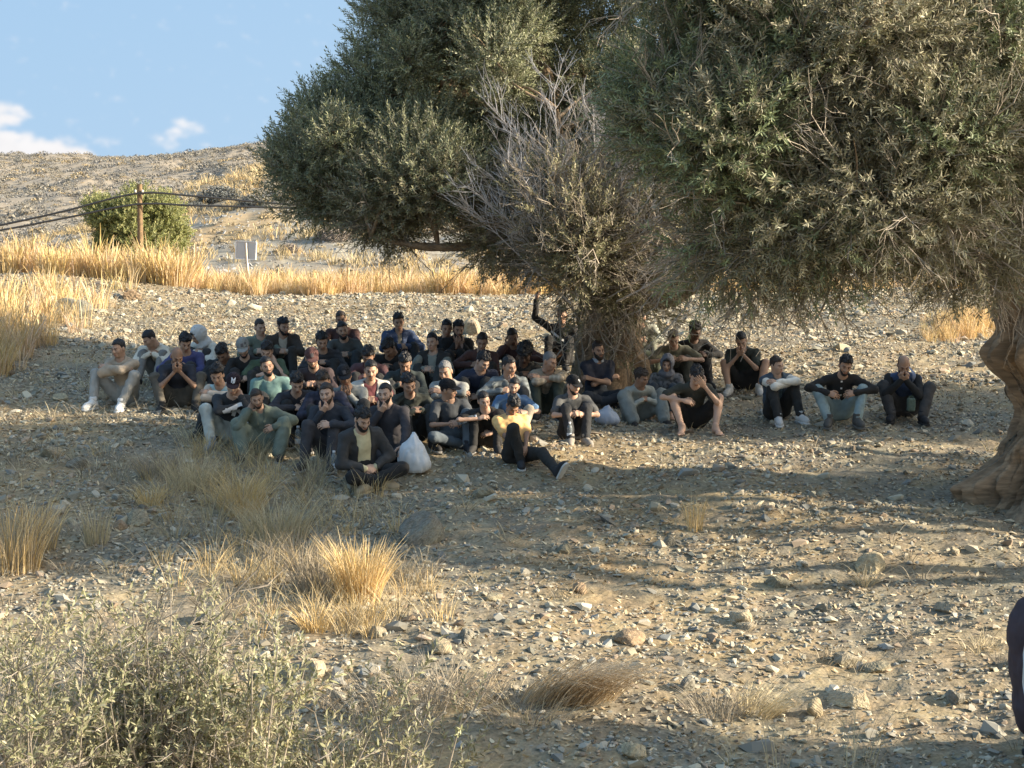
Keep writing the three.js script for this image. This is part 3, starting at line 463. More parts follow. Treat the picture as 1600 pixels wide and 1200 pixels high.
{ // the nearer tree at the right edge
  const b = hit(1655, 775), base = onGround(b.x, -b.z), D = -b.z, w = at;
  const t = thing('olive_tree', base, 'near olive tree with thick gnarled trunk at the right edge', 'tree', 'olive trees');
  part('trunk', trunkGeo(2.3, [[-0.15, 0.95], [0.05, 0.80], [0.35, 0.52], [0.75, 0.34, 0.0], [1.0, 0.43, -0.02], [1.3, 0.58, -0.03], [1.55, 0.50, -0.02], [1.9, 0.50, -0.02], [2.3, 0.42]], { seed: 8, ribs: 6, ribDepth: 0.14, lump: 0.09, sides: 170, segs: 150 }), barkMat, t);
  const B = (y, x = 0, z = 0) => base.clone().add(V(x, y, z));
  const limbs = [
    [[B(2.0, -0.1), w(1540, 330, D - 0.4), w(1450, 220, D - 1.8), w(1340, 130, D - 2.4), w(1230, 60, D - 2.8)], [0.3, 0.2, 0.14, 0.09, 0.04]],
    [[B(2.1), w(1620, 250, D - 0.2), w(1580, 80, D - 0.6), w(1500, -100, D - 1.8)], [0.3, 0.22, 0.15, 0.07]],
    [[B(1.8, -0.15, 0.1), w(1490, 400, D - 0.9), w(1380, 370, D - 2.3), w(1270, 340, D - 2.6), w(1160, 320, D - 2.8)], [0.14, 0.09, 0.07, 0.05, 0.025]],
    [[B(2.1, 0.2), w(1760, 250, D), w(1880, 80, D + 0.2), w(2000, -40, D + 0.2)], [0.28, 0.2, 0.13, 0.06]],
    [[w(1450, 220, D - 1.8), w(1330, 260, D - 2.4), w(1200, 240, D - 2.8), w(1090, 210, D - 2.8)], [0.09, 0.07, 0.05, 0.025]],
  ];
  for (const [pts, rad] of limbs) part('limb', tube(pts.map((p) => p.clone().sub(base)), rad, 10, 26, 0.25, pts[0].x), limbMat, t);
  crown(t, [
    E(1300, 100, D - 2.5, 1.35, 1.0, 1.2, 34), E(1140, 220, D - 2.8, 0.75, 0.75, 0.8, 17), E(1450, 210, D - 2.5, 1.0, 0.85, 1.0, 26), E(1330, 330, D - 2.7, 1.15, 0.7, 0.9, 20, 0.9, 0.2, 0.05), E(1560, 120, D - 2.3, 0.9, 1.1, 1.0, 24), E(1480, 385, D - 2.1, 0.8, 0.55, 0.7, 8, 0.8, 0.4, 0.12),
    E(1200, -60, D - 2.3, 1.6, 0.8, 1.2, 24), E(1550, -120, D - 1.7, 2.0, 1.0, 1.6, 34), E(1850, 60, D, 1.6, 1.5, 1.8, 34), E(1780, 270, D - 1.5, 0.9, 0.6, 1.0, 12), E(1180, 380, D - 2.5, 0.8, 0.5, 0.7, 7, 0.7, 0.4, 0.12), E(1040, 150, D - 2.5, 0.45, 0.8, 0.6, 9, 0.9),
  ], limbs.map((l) => l[0]), twigB, { seed: 91, per: 165, rc: [0.24, 0.5], up: 0.4, bare: 0.025, tint: (c, r) => { const k = 0.85 + 0.35 * r(); return r() < 0.2 ? [k * 0.75, k * 0.95, k * 0.75] : [k, k, k]; } });
  const vines = [[[1190, 445], [1215, 470], [1222, 495], [1250, 512]], [[1300, 430], [1290, 470], [1275, 500]], [[1530, 300], [1500, 380], [1470, 450]], [[1575, 330], [1545, 420], [1560, 500]], [[1590, 280], [1560, 350], [1590, 420]]].map((l) => tube(l.map(([u, v], i) => w(u, v, D - 1 - 0.1 * i).sub(base)), [0.014, 0.01, 0.006], 6, 14, 0.2));
  for (const v of vines) part('hanging_branch', v, limbMat, t);
}
function sideTree(x, d, label, h0, seed, big = 1, per = 70) { // further trees of the grove, beyond the right edge, whose shade falls on the group
  const base = onGround(x, d), t = thing('olive_tree', base, label, 'tree', 'olive trees'), B = (px, py, pz) => base.clone().add(V(px, py, pz));
  part('trunk', trunkGeo(1.5, [[-0.15, 0.6], [0.3, 0.42], [0.9, 0.32], [1.5, 0.3]], { seed, ribs: 4, sides: 32, segs: 24 }), barkMat, t);
  const limbs = [[B(0, 1.4, 0), B(-0.7, 2.2, 0.3), B(-1.3, 3.0, 0.5)], [B(0, 1.4, 0), B(0.7, 2.3, -0.2), B(1.2, 3.2, -0.3)], [B(0, 1.4, 0), B(0.1, 2.4, 0.6), B(0.2, 3.4, 1.2)], [B(0, 1.4, 0), B(0, 2.5, -0.7), B(-0.2, 3.5, -1.3)]];
  for (const l of limbs) part('limb', tube(l.map((p) => p.clone().sub(base)), [0.2, 0.13, 0.05], 8, 12, 0.2, seed), limbMat, t);
  const c = B(0, h0, 0); crown(t, [[c.x, c.y, c.z, 2.1 * big, 1.35 * big, 2.1 * big, Math.round(52 * big)], [c.x, c.y - 0.9, c.z, 1.9 * big, 0.6, 1.9 * big, Math.round(22 * big)]], limbs, twigB, { seed, per, rc: [0.45, 0.75], up: 0.3, scale: 1.6 });
}
sideTree(10.4, 18.5, 'olive tree of the grove right of the seated men', 3.0, 201, 1.25);
sideTree(12.2, 14.5, 'low thin-crowned olive tree of the grove beyond the gnarled trunk', 2.5, 205, 0.85, 26);
sideTree(5.6, 8.0, 'small olive tree of the grove nearest the camera on the right', 1.75, 203, 0.5);
sideTree(11.0, 12.4, 'tall olive tree of the grove right of the gnarled trunk', 5.4, 204, 1.0, 30);

// ---------------------------------------------------------------- behind the crest
{ // round green tree by the pole
  const d = 62, c = at(211, 360, d), base = onGround(c.x, d), t = thing('bushy_tree', base, 'round bushy green tree behind the utility pole', 'tree'), r = rng(15);
  part('trunk', tube([V(0, -0.1, 0), V(0.05, 0.8, 0), V(0, 1.8, 0.1), V(-0.1, 2.8, 0)], [0.22, 0.17, 0.13, 0.06], 8, 10, 0.2), limbMat, t);
  for (let i = 0; i < 5; i++) { const a = i * 1.256 + 0.3; part('limb', tube([V(0, 1.0 + 0.15 * i, 0), V(Math.cos(a) * 0.7, 1.9, Math.sin(a) * 0.7), V(Math.cos(a) * 1.4, 2.8, Math.sin(a) * 1.2)], [0.1, 0.07, 0.03], 6, 8), limbMat, t); }
  const puffs = []; const ls = [[], [], [], []];
  for (let i = 0; i < 95; i++) { const z = r() * 2 - 1, a = r() * 6.283, q = Math.sqrt(1 - z * z), k = Math.pow(r(), 0.4); puffs.push(V(q * Math.cos(a) * 1.75 * k, c.y - base.y + z * 1.4 * k + (z > 0 ? 0.35 * n2(i * 1.7, 3) : -0.1), q * Math.sin(a) * 1.6 * k)); }
  for (const p of puffs) for (let j = 0; j < 110; j++) { const zz = r() * 2 - 1, aa = r() * 6.283, qq = Math.sqrt(1 - zz * zz), dir = V(qq * Math.cos(aa), zz, qq * Math.sin(aa)), g = dir.clone().add(V(0, 0.4, 0)).normalize(), k = 0.8 + 0.4 * r(); ls[j % 4].push([p.clone().addScaledVector(dir, 0.42 * Math.sqrt(r())), new THREE.Quaternion().setFromUnitVectors(V(0, 1, 0), g), 1.1 + 0.6 * r(), lin(k, k, k)]); }
  const tw = [11, 12, 13, 14].map((s) => leafyTwig(s, { leaves: 18, ll: 0.06, lw: 0.013, tones: [[0.25, 0.28, 0.08], [0.33, 0.34, 0.11], [0.17, 0.20, 0.06], [0.40, 0.39, 0.15]] }));
  ls.forEach((l, i) => instanced('crown', tw[i], leafMat, l, null, 'stuff', t));
}
{ // utility pole with its cables
  const d = 56, p0 = at(218, 288, d), gy = G(p0.x, d), base = V(p0.x, gy, -d), h = p0.y - gy, t = thing('utility_pole', base, 'weathered wooden utility pole in front of the round green tree', 'pole');
  part('post', tube([V(0, -0.2, 0), V(0.01, h * 0.5, 0), V(0, h, 0)], [0.115, 0.1, 0.085], 12, 12, 0.06), std(lin(0.55, 0.42, 0.28), { map: barkMap }), t);
  const br = part('bracket', new THREE.BoxGeometry(0.34, 0.06, 0.05), std(lin(0.2, 0.19, 0.18)), t); br.position.set(0, h - 0.32, 0.1);
  for (const s of [-0.12, 0.12]) { const ins = part('insulator', new THREE.LatheGeometry([[0, 0], [0.035, 0], [0.045, 0.03], [0.03, 0.05], [0.04, 0.08], [0.02, 0.11], [0, 0.11]].map((q) => new THREE.Vector2(...q)), 10), std(lin(0.5, 0.46, 0.4), { roughness: 0.3 }), t); ins.position.set(s, h - 0.29, 0.1); }
  const cab = std(lin(0.03, 0.028, 0.026), { roughness: 0.6 });
  const lines = [[[-260, 400], [0, 352], [100, 330], [218, 302], [300, 306], [420, 317], [560, 326], [800, 330]], [[-260, 402], [0, 360], [100, 341], [218, 319], [300, 321], [420, 324], [560, 329], [800, 336]]];
  lines.forEach((l, i) => top('power_cable', tube(l.map(([u, v]) => at(u, v, d - 0.12)), [0.034, 0.034], 6, 70), cab, i ? 'lower black cable strung on the utility pole' : 'upper black cable strung on the utility pole', 'cable', 'cables on the pole'));
}
{ // small sign board on a post, seen from behind
  const d = 35, a = at(384, 391, d), gy = G(a.x, d), t = thing('road_sign', V(a.x, gy, -d), 'small pale sign board on a thin leaning post in the golden grass', 'sign'), hy = a.y - gy, m = std(lin(0.52, 0.54, 0.55), { roughness: 0.45, metalness: 0.35 }), edge = std(lin(0.8, 0.8, 0.78), { roughness: 0.5 });
  part('post', tube([V(0.10, -0.1, 0), V(0.04, hy * 0.5, 0), V(0.0, hy + 0.15, 0)], [0.028, 0.028, 0.028], 10, 8), std(lin(0.55, 0.5, 0.42), { metalness: 0.3, roughness: 0.5 }), t);
  const pl = part('board', new THREE.BoxGeometry(0.46, 0.38, 0.015), m, t); pl.position.set(0, hy, -0.04); pl.rotation.set(0, -0.25, -0.06);
  for (const [x, y, w, h] of [[0.225, 0, 0.025, 0.38], [-0.225, 0, 0.02, 0.38], [0, 0.185, 0.43, 0.02], [0, -0.185, 0.43, 0.02]]) { const e = part('rim', new THREE.BoxGeometry(w, h, 0.03), edge, pl); e.position.set(x, y, 0.012); }
  const rib = part('clamp', new THREE.BoxGeometry(0.05, 0.3, 0.03), m, pl); rib.position.set(0.01, 0, 0.022);
}
// scrub: spiky balls of small faces
function scrub(seed, n, tones) {
  const r = rng(seed), pos = [], col = [];
  for (let i = 0; i < n; i++) { const z = r(), a = r() * 6.283, q = Math.sqrt(1 - z * z), k = 0.55 + 0.45 * r(), c = V(q * Math.cos(a) * k, z * 0.8 * k, q * Math.sin(a) * k), t = tones[Math.floor(r() * tones.length)], s = 0.22; for (let j = 0; j < 3; j++) { pos.push(c.x + (r() - 0.5) * s * 2, c.y + (r() - 0.5) * s * 2, c.z + (r() - 0.5) * s * 2); col.push(...t); } }
  const g = new THREE.BufferGeometry(); g.setAttribute('position', new THREE.Float32BufferAttribute(pos, 3)); g.setAttribute('color', new THREE.Float32BufferAttribute(col, 3)); g.computeVertexNormals(); return g;
}
const scrubMat = std(0xffffff, { vertexColors: true, side: THREE.DoubleSide, roughness: 1 });
{
  const r = rng(23), kinds = [scrub(1, 60, [[0.20, 0.195, 0.185], [0.26, 0.25, 0.235], [0.155, 0.155, 0.15]]), scrub(2, 60, [[0.26, 0.235, 0.19], [0.20, 0.19, 0.165], [0.31, 0.28, 0.22]]), scrub(3, 60, [[0.34, 0.27, 0.16], [0.42, 0.33, 0.19], [0.28, 0.23, 0.15]])], ls = [[], [], []];
  for (let i = 0; i < 62000; i++) { const d = Math.sqrt(mix(130 ** 2, 375 ** 2, r())), x = (r() * 2 - 1) * (0.5 * d + 14); if (r() > 0.85 + 0.5 * fbm2(x * 0.05, d * 0.03, 3)) continue; const s = 0.34 + 0.6 * r() * r() + (r() < 0.03 ? 0.8 * r() : 0); ls[r() < 0.55 ? 0 : r() < 0.8 ? 1 : 2].push([V(x, H(x, d) - 0.1, -d), new THREE.Quaternion().setFromAxisAngle(V(0, 1, 0), r() * 6.28), V(s * 1.1, s * 1.0, s * 1.1)]); }
  for (let i = 0; i < 2600; i++) { const d = 66 + 62 * r(), x = (r() * 2 - 1) * (0.36 * d + 6), sc = Math.exp(-(((d - 84) / 14) ** 2)); if (r() < 0.3 * sc) continue; const s = 0.15 + 0.3 * r(); ls[r() < 0.75 ? 2 : r() < 0.5 ? 1 : 0].push([V(x, H(x, d) - 0.05, -d), new THREE.Quaternion().setFromAxisAngle(V(0, 1, 0), r() * 6.28), V(s * 1.1, s * 1.1, s * 1.1)]); }
  ls.forEach((l, i) => instanced('hillside_scrub', kinds[i], scrubMat, l, 'low scrub dotted over the hillside behind', 'stuff', scene, 'scrub'));
}
{ // dry grass and grey scree on the spur behind the crest
  const r = rng(29), gs = [0, 1].map((i) => tuft(580 + i, 26, 0.5, 0.22, { lean: 0.8, width: 0.012, droop: 0.6, tones: i ? strawT : [...gold, ...dull] })), ls = [[], []], sc = [];
  for (let i = 0; i < 7200; i++) { const d = 42 + 86 * r(), x = (r() * 2 - 1) * (0.36 * d + 4), k = 0.75 + 0.4 * r(); if (fbm2(x * 0.12 + 31, d * 0.12, 3) + 0.25 * Math.exp(-(((d - 84) / 12) ** 2)) > 0.12) continue; ls[i % 2].push([V(x, H(x, d), -d), new THREE.Quaternion().setFromAxisAngle(V(0, 1, 0), r() * 6.28), 0.7 + 0.9 * r(), lin(k, k * 0.97, k * 0.92)]); }
  for (let i = 0; i < 9000; i++) { const d = 68 + 34 * r(), x = (r() * 2 - 1) * (0.36 * d + 2), s = 0.05 + 0.14 * r() * r(), k = 0.7 + 0.6 * r(); sc.push([V(x, H(x, d), -d), new THREE.Quaternion().setFromEuler(new THREE.Euler(r(), r() * 6, r())), s, lin(0.33 * k, 0.33 * k, 0.32 * k)]); }
  ls.forEach((l, i) => instanced('hillside_grass', gs[i], grassMat, l, 'dry grass on the slope behind the crest', 'stuff', scene, 'grass'));
  instanced('scree', rockGeos[2], stoneMat, sc, 'grey scree on the slope behind the sign', 'stuff', scene, 'scree');
}
{ // shrubs that stand out on the slopes behind
  const tones = [[0.15, 0.16, 0.15], [0.20, 0.20, 0.19], [0.12, 0.13, 0.125]], brown = [[0.24, 0.20, 0.165], [0.30, 0.25, 0.20], [0.19, 0.165, 0.15]];
  const L = [[345, 314, 76, 26, tones, 'dark grey-green shrub right of the round green tree'], [305, 330, 50, 16, tones, 'low dark shrub just behind the cables'], [395, 322, 44, 20, tones, 'dark shrub nearest the left end of the big olive crown'], [85, 400, 60, 24, brown, 'purplish brown shrub left of the round green tree'], [35, 415, 70, 24, brown, 'brown shrub at the left edge above the golden grass'], [150, 398, 40, 16, brown, 'low brown shrub just left of the round green tree'], [28, 252, 14, 9, tones, 'lone round shrub on the skyline at left'], [520, 375, 60, 22, brown, 'brown shrub under the left end of the big olive crown'], [450, 395, 46, 16, brown, 'low brown shrub right of the sign board']];
  L.forEach(([u, v, wpx, hpx, t, label], i) => { const p = hitFar(u, v), d = -p.z, w = wpx / 2 * d / FPX, h = hpx * d / FPX, gy = H(p.x, d), g = scrub(40 + i, hpx < 12 ? 900 : 4200, t); const pa = g.attributes.position; for (let k = 0; k < pa.count; k += 3) { const cx = (pa.getX(k) + pa.getX(k + 1) + pa.getX(k + 2)) / 3, cy = (pa.getY(k) + pa.getY(k + 1) + pa.getY(k + 2)) / 3, cz = (pa.getZ(k) + pa.getZ(k + 1) + pa.getZ(k + 2)) / 3; for (let q = 0; q < 3; q++) pa.setXYZ(k + q, cx + (pa.getX(k + q) - cx) * 0.3, cy + (pa.getY(k + q) - cy) * 0.3, cz + (pa.getZ(k + q) - cz) * 0.3); } g.computeVertexNormals();
    const m = top('shrub', g, scrubMat, label, 'shrub', 'shrubs behind the crest'); m.position.set(p.x, gy - 0.05, -d); m.scale.set(w, h * 1.15, w); });
}
// ---------------------------------------------------------------- young olive shoots in the foreground
const shootTw = [21, 22, 23, 24, 25].map((s) => leafyTwig(s, { len: 0.2, leaves: 16, ll: 0.044, lw: 0.006, tones: [[0.33, 0.32, 0.165], [0.38, 0.365, 0.21], [0.25, 0.25, 0.12], [0.45, 0.42, 0.27], [0.20, 0.205, 0.10]], stem: [0.38, 0.33, 0.24], sw: 0.0018 }));
function olive_bush(name, x, d, stems, h, spread, seed, label, dens = 1, bareP = 0.25) {
  const base = onGround(x, d), t = thing(name, base, label, 'bush', 'olive shoots in the foreground'), r = rng(seed), st = [], ls = shootTw.map(() => []), bl = [];
  for (let i = 0; i < stems; i++) {
    const a = r() * 6.283, rr = spread * Math.sqrt(r()), x0 = Math.cos(a) * rr * 0.5, z0 = Math.sin(a) * rr * 0.5, hh = h * (0.45 + 0.6 * r()) * (1 - 0.35 * (rr / spread) ** 2), ex = Math.cos(a) * rr + (r() - 0.5) * 0.3, ez = Math.sin(a) * rr + (r() - 0.5) * 0.3, gy = G(x + x0, d - z0) - base.y;
    const pts = [V(x0, gy - 0.05, z0), V(mix(x0, ex, 0.4), gy + hh * 0.5, mix(z0, ez, 0.4)), V(ex, gy + hh, ez)]; st.push(tube(pts, [0.009, 0.006, 0.0025], 5, 8));
    const c = new THREE.CatmullRomCurve3(pts), n = Math.round(hh * 12 * dens);
    for (let j = 0; j < n; j++) { const f = 0.22 + 0.78 * r(), p = c.getPoint(f), tn_ = c.getTangent(f), aa = r() * 6.283, g = tn_.clone().multiplyScalar(0.7).add(V(Math.cos(aa) * 0.9, 0.25 * r(), Math.sin(aa) * 0.9)).normalize(), q = new THREE.Quaternion().setFromUnitVectors(V(0, 1, 0), g), s = 0.55 + 0.6 * r(), k = 0.8 + 0.4 * r(); if (r() < bareP) bl.push([p, q, 0.5 + 0.4 * r()]); else ls[Math.floor(r() * 5)].push([p, q, s, lin(k * (0.95 + 0.15 * r()), k, k * (0.85 + 0.2 * r()))]); if (r() < 0.5) { const p2 = p.clone().addScaledVector(g, 0.14), g2 = g.clone().add(V((r() - 0.5), r() * 0.6, (r() - 0.5))).normalize(); ls[Math.floor(r() * 5)].push([p2, new THREE.Quaternion().setFromUnitVectors(V(0, 1, 0), g2), s, lin(k, k, k)]); } }
    ls[0].push([pts[2].clone(), new THREE.Quaternion(), 0.8]);
  }
  const sm = part('stems', mergeGeometries(st), std(lin(0.40, 0.34, 0.26)), t); sm.userData.kind = 'stuff';
  ls.forEach((l, i) => l.length && instanced('foliage', shootTw[i], leafMat, l, null, 'stuff', t)); if (bl.length) instanced('bare_twigs', bareT[0], bareMat, bl, null, 'stuff', t);
}
{ const bush = (u, d, ...a) => olive_bush('olive_bush', (u - 800) / FPX * d, d, ...a);
  bush(235, 7.9, 64, 1.45, 0.42, 801, 'dense pale green olive bush filling the lower left', 1.1, 0.3);
  bush(60, 7.5, 46, 1.25, 0.4, 802, 'olive bush at the lower left corner', 0.8, 0.45);
  bush(385, 7.7, 16, 1.35, 0.2, 803, 'slender olive sapling right of the dense bush', 1.0, 0.1);
  bush(560, 7.9, 24, 0.95, 0.35, 804, 'low sparse olive shoots at the bottom edge', 0.7, 0.4);
  bush(655, 8.1, 10, 1.05, 0.22, 805, 'few thin olive shoots farthest right at the bottom', 0.55, 0.4);
  bush(20, 8.6, 16, 1.4, 0.25, 806, 'leafy olive shoots at the left edge before the brown grass', 0.9, 0.1);
  bush(480, 8.3, 8, 0.9, 0.2, 807, 'thin olive shoots beside the cream rock', 0.6, 0.3);
}

// ---------------------------------------------------------------- people: distance fields, meshed by surface nets
class Field {
  constructor(lo, hi, h) { this.h = h; this.o = lo; this.n = [0, 1, 2].map((k) => Math.ceil((hi.getComponent(k) - lo.getComponent(k)) / h) + 3); this.f = new Float32Array(this.n[0] * this.n[1] * this.n[2]).fill(0.25); }
  each(lo, hi, fn) { const { o, h, n, f } = this, a = [], b = []; for (let k = 0; k < 3; k++) { a[k] = Math.max(0, Math.floor((lo[k] - o.getComponent(k)) / h)); b[k] = Math.min(n[k] - 1, Math.ceil((hi[k] - o.getComponent(k)) / h)); }
    for (let z = a[2]; z <= b[2]; z++) for (let y = a[1]; y <= b[1]; y++) { let i = a[0] + n[0] * (y + n[1] * z); for (let x = a[0]; x <= b[0]; x++, i++) f[i] = fn(o.x + x * h, o.y + y * h, o.z + z * h, f[i]); } return this; }
  static smin(a, b, k) { const e = Math.max(k - Math.abs(a - b), 0) / k; return Math.min(a, b) - e * e * k * 0.25; }
  cap(a, b, ra, rb, k = 0.02, flat = null, fs = 1, tags) { // tapered capsule, optionally flattened along an axis
    const m = Math.max(ra, rb) + k + 0.05, bx = b.x - a.x, by = b.y - a.y, bz = b.z - a.z, bb = bx * bx + by * by + bz * bz + 1e-9;
    return this.each([Math.min(a.x, b.x) - m, Math.min(a.y, b.y) - m, Math.min(a.z, b.z) - m], [Math.max(a.x, b.x) + m, Math.max(a.y, b.y) + m, Math.max(a.z, b.z) + m], (x, y, z, f) => {
      const px = x - a.x, py = y - a.y, pz = z - a.z, t = clamp((px * bx + py * by + pz * bz) / bb); let wx = px - bx * t, wy = py - by * t, wz = pz - bz * t;
      let d; if (flat) { const q = (wx * flat.x + wy * flat.y + wz * flat.z) * (fs - 1); wx += flat.x * q; wy += flat.y * q; wz += flat.z * q; d = (Math.sqrt(wx * wx + wy * wy + wz * wz) - (ra + (rb - ra) * t)) * 0.85; } else d = Math.sqrt(wx * wx + wy * wy + wz * wz) - (ra + (rb - ra) * t);
      return Field.smin(f, d, k); });
  }
  ell(c, r, k = 0.015, sub = false) { const m = Math.max(r[0], r[1], r[2]) + k + 0.03, rm = Math.min(r[0], r[1], r[2]);
    return this.each([c.x - m, c.y - m, c.z - m], [c.x + m, c.y + m, c.z + m], (x, y, z, f) => { const X = (x - c.x) / r[0], Y = (y - c.y) / r[1], Z = (z - c.z) / r[2], q = Math.sqrt(X * X + Y * Y + Z * Z), g = Math.sqrt((X / r[0]) ** 2 + (Y / r[1]) ** 2 + (Z / r[2]) ** 2) + 1e-6, d = q < 0.05 ? -rm : q * (q - 1) / g; return sub ? -Field.smin(-f, d, k) : Field.smin(f, d, k); }); }
  all(fn) { return this.each([-9, -9, -9], [9, 9, 9], fn); }
  mesh(color) {
    const { f, n: [nx, ny, nz], o, h } = this, vid = new Int32Array(nx * ny * nz).fill(-1), pos = [], idx = [], sy = nx, sz = nx * ny, C = [0, 1, sy, sy + 1, sz, sz + 1, sz + sy, sz + sy + 1], ED = [[0, 1], [2, 3], [4, 5], [6, 7], [0, 2], [1, 3], [4, 6], [5, 7], [0, 4], [1, 5], [2, 6], [3, 7]];
    for (let z = 0; z < nz - 1; z++) for (let y = 0; y < ny - 1; y++) for (let x = 0; x < nx - 1; x++) { const i = x + sy * y + sz * z; let m = 0; for (let c = 0; c < 8; c++) if (f[i + C[c]] < 0) m |= 1 << c; if (m === 0 || m === 255) continue;
      let X = 0, Y = 0, Z = 0, k = 0; for (const [a, b] of ED) { const A = f[i + C[a]], B = f[i + C[b]]; if ((A < 0) === (B < 0)) continue; const t = A / (A - B); X += (a & 1) + t * ((b & 1) - (a & 1)); Y += (a >> 1 & 1) + t * ((b >> 1 & 1) - (a >> 1 & 1)); Z += (a >> 2) + t * ((b >> 2) - (a >> 2)); k++; }
      vid[i] = pos.length / 3; pos.push(o.x + (x + X / k) * h, o.y + (y + Y / k) * h, o.z + (z + Z / k) * h); }
    const quad = (a, b, c, d, w) => { if (a < 0 || b < 0 || c < 0 || d < 0) return; if (w) idx.push(a, b, c, a, c, d); else idx.push(a, c, b, a, d, c); };
    for (let z = 1; z < nz - 1; z++) for (let y = 1; y < ny - 1; y++) for (let x = 1; x < nx - 1; x++) { const i = x + sy * y + sz * z, s = f[i] < 0;
      if (s !== f[i + 1] < 0) quad(vid[i - sy - sz], vid[i - sz], vid[i], vid[i - sy], s);
      if (s !== f[i + sy] < 0) quad(vid[i - sz - 1], vid[i - 1], vid[i], vid[i - sz], s);
      if (s !== f[i + sz] < 0) quad(vid[i - 1 - sy], vid[i - sy], vid[i], vid[i - 1], s); }
    const g = new THREE.BufferGeometry(); g.setAttribute('position', new THREE.Float32BufferAttribute(pos, 3)); g.setIndex(idx); g.computeVertexNormals();
    if (color) { const c = []; for (let i = 0; i < pos.length; i += 3) c.push(...color(pos[i], pos[i + 1], pos[i + 2])); g.setAttribute('color', new THREE.Float32BufferAttribute(c, 3)); }
    return g;
  }
}
// ---- head templates (origin mid-skull, y up, z forward)
const HL = V(-0.13, -0.15, -0.15), HH = V(0.13, 0.17, 0.16);
const headField = (h) => { const f = new Field(HL, HH, h);
  f.ell(V(0, 0.026, -0.012), [0.074, 0.094, 0.094], 0.01).ell(V(0, -0.035, 0.028), [0.058, 0.075, 0.066], 0.04).ell(V(0, -0.088, 0.048), [0.032, 0.026, 0.034], 0.03);
  for (const s of [-1, 1]) f.ell(V(s * 0.04, -0.022, 0.058), [0.022, 0.02, 0.022], 0.03).ell(V(s * 0.031, 0.004, 0.096), [0.02, 0.013, 0.018], 0.014, true);
  for (const s of [-1, 1]) f.ell(V(s * 0.031, 0.003, 0.078), [0.0135, 0.012, 0.012], 0.003).cap(V(s * 0.014, 0.022, 0.09), V(s * 0.05, 0.02, 0.074), 0.008, 0.006, 0.012).ell(V(s * 0.078, -0.008, -0.014), [0.011, 0.034, 0.021], 0.008).cap(V(s * 0.012, -0.033, 0.098), V(s * 0.004, -0.033, 0.1), 0.009, 0.009, 0.01);
  f.cap(V(0, 0.012, 0.09), V(0, -0.028, 0.108), 0.008, 0.0125, 0.014).cap(V(-0.018, -0.062, 0.084), V(0.018, -0.062, 0.084), 0.009, 0.009, 0.012).cap(V(-0.014, -0.071, 0.083), V(0.014, -0.071, 0.083), 0.009, 0.009, 0.01).cap(V(0, -0.05, -0.025), V(0, -0.16, -0.03), 0.054, 0.056, 0.03);
  return f; };
const headGeo = headField(0.0068).mesh((x, y, z) => { const e = Math.hypot(Math.abs(x) - 0.031, (y - 0.003) * 1.3); if (z > 0.075 && e < 0.0125) return Math.abs(Math.abs(x) - 0.031) < 0.0065 ? [0.12, 0.09, 0.08] : [0.95, 1.05, 1.15]; if (z > 0.06 && y > 0.013 && y < 0.029 && Math.abs(x) > 0.012 && Math.abs(x) < 0.054) return [0.42, 0.38, 0.36]; if (z > 0.08 && Math.abs(x) < 0.024 && y < -0.055 && y > -0.079) return [0.82, 0.62, 0.6]; return [1, 1, 1]; });
const inHead = (f) => (x, y, z) => { // the head's distance near the skull, enough to drape hair on
  const sk = Math.hypot(x / 0.074, (y - 0.026) / 0.094, (z + 0.012) / 0.094) - 1, jw = Math.hypot(x / 0.058, (y + 0.035) / 0.075, (z - 0.028) / 0.066) - 1; return Field.smin(sk * 0.085, jw * 0.065, 0.04); };
const hd = inHead();
const cut = (a, b) => Math.max(a, b);
function hairGeo(kind, seed) {
  const th = { short: 0.011, buzz: 0.006, thick: 0.02, curly: 0.026, fringe: 0.008, slick: 0.015, afro: 0.05 }[kind], amp = { short: 0.006, buzz: 0.0015, thick: 0.012, curly: 0.014, fringe: 0.002, slick: 0.004, afro: 0.014 }[kind], fr = kind === 'curly' || kind === 'afro' ? 55 : 38;
  const f = new Field(V(-0.16, -0.15, -0.18), V(0.16, 0.21, 0.16), 0.0085);
  f.all((x, y, z) => { const n = n3(x * fr + seed, y * fr, z * fr) * amp + n3(x * 14, y * 14 + seed, z * 14) * amp; const topk = sstep(0.0, 0.1, y), d = hd(x, y, z) - th * (0.2 + 1.0 * topk) - n * (0.35 + 0.65 * topk) - 0.001;
    // hairline: above the brow in front, round the ears, down to the nape behind
    const line = (z > 0.0 ? mix(-0.012, 0.068, sstep(0.0, 0.045, z)) : mix(-0.018, -0.075, sstep(0.0, -0.06, z))) + 0.009 * n2(x * 40 + seed, z * 40);
    let c = line - y; if (kind === 'fringe') c = Math.max(c, 0.02 - Math.max(-z * 1.0 - 0.0, Math.abs(x) - 0.05) - 0.0, y - 0.075);
    return cut(d, c * 0.8); });
  return f.mesh();
}
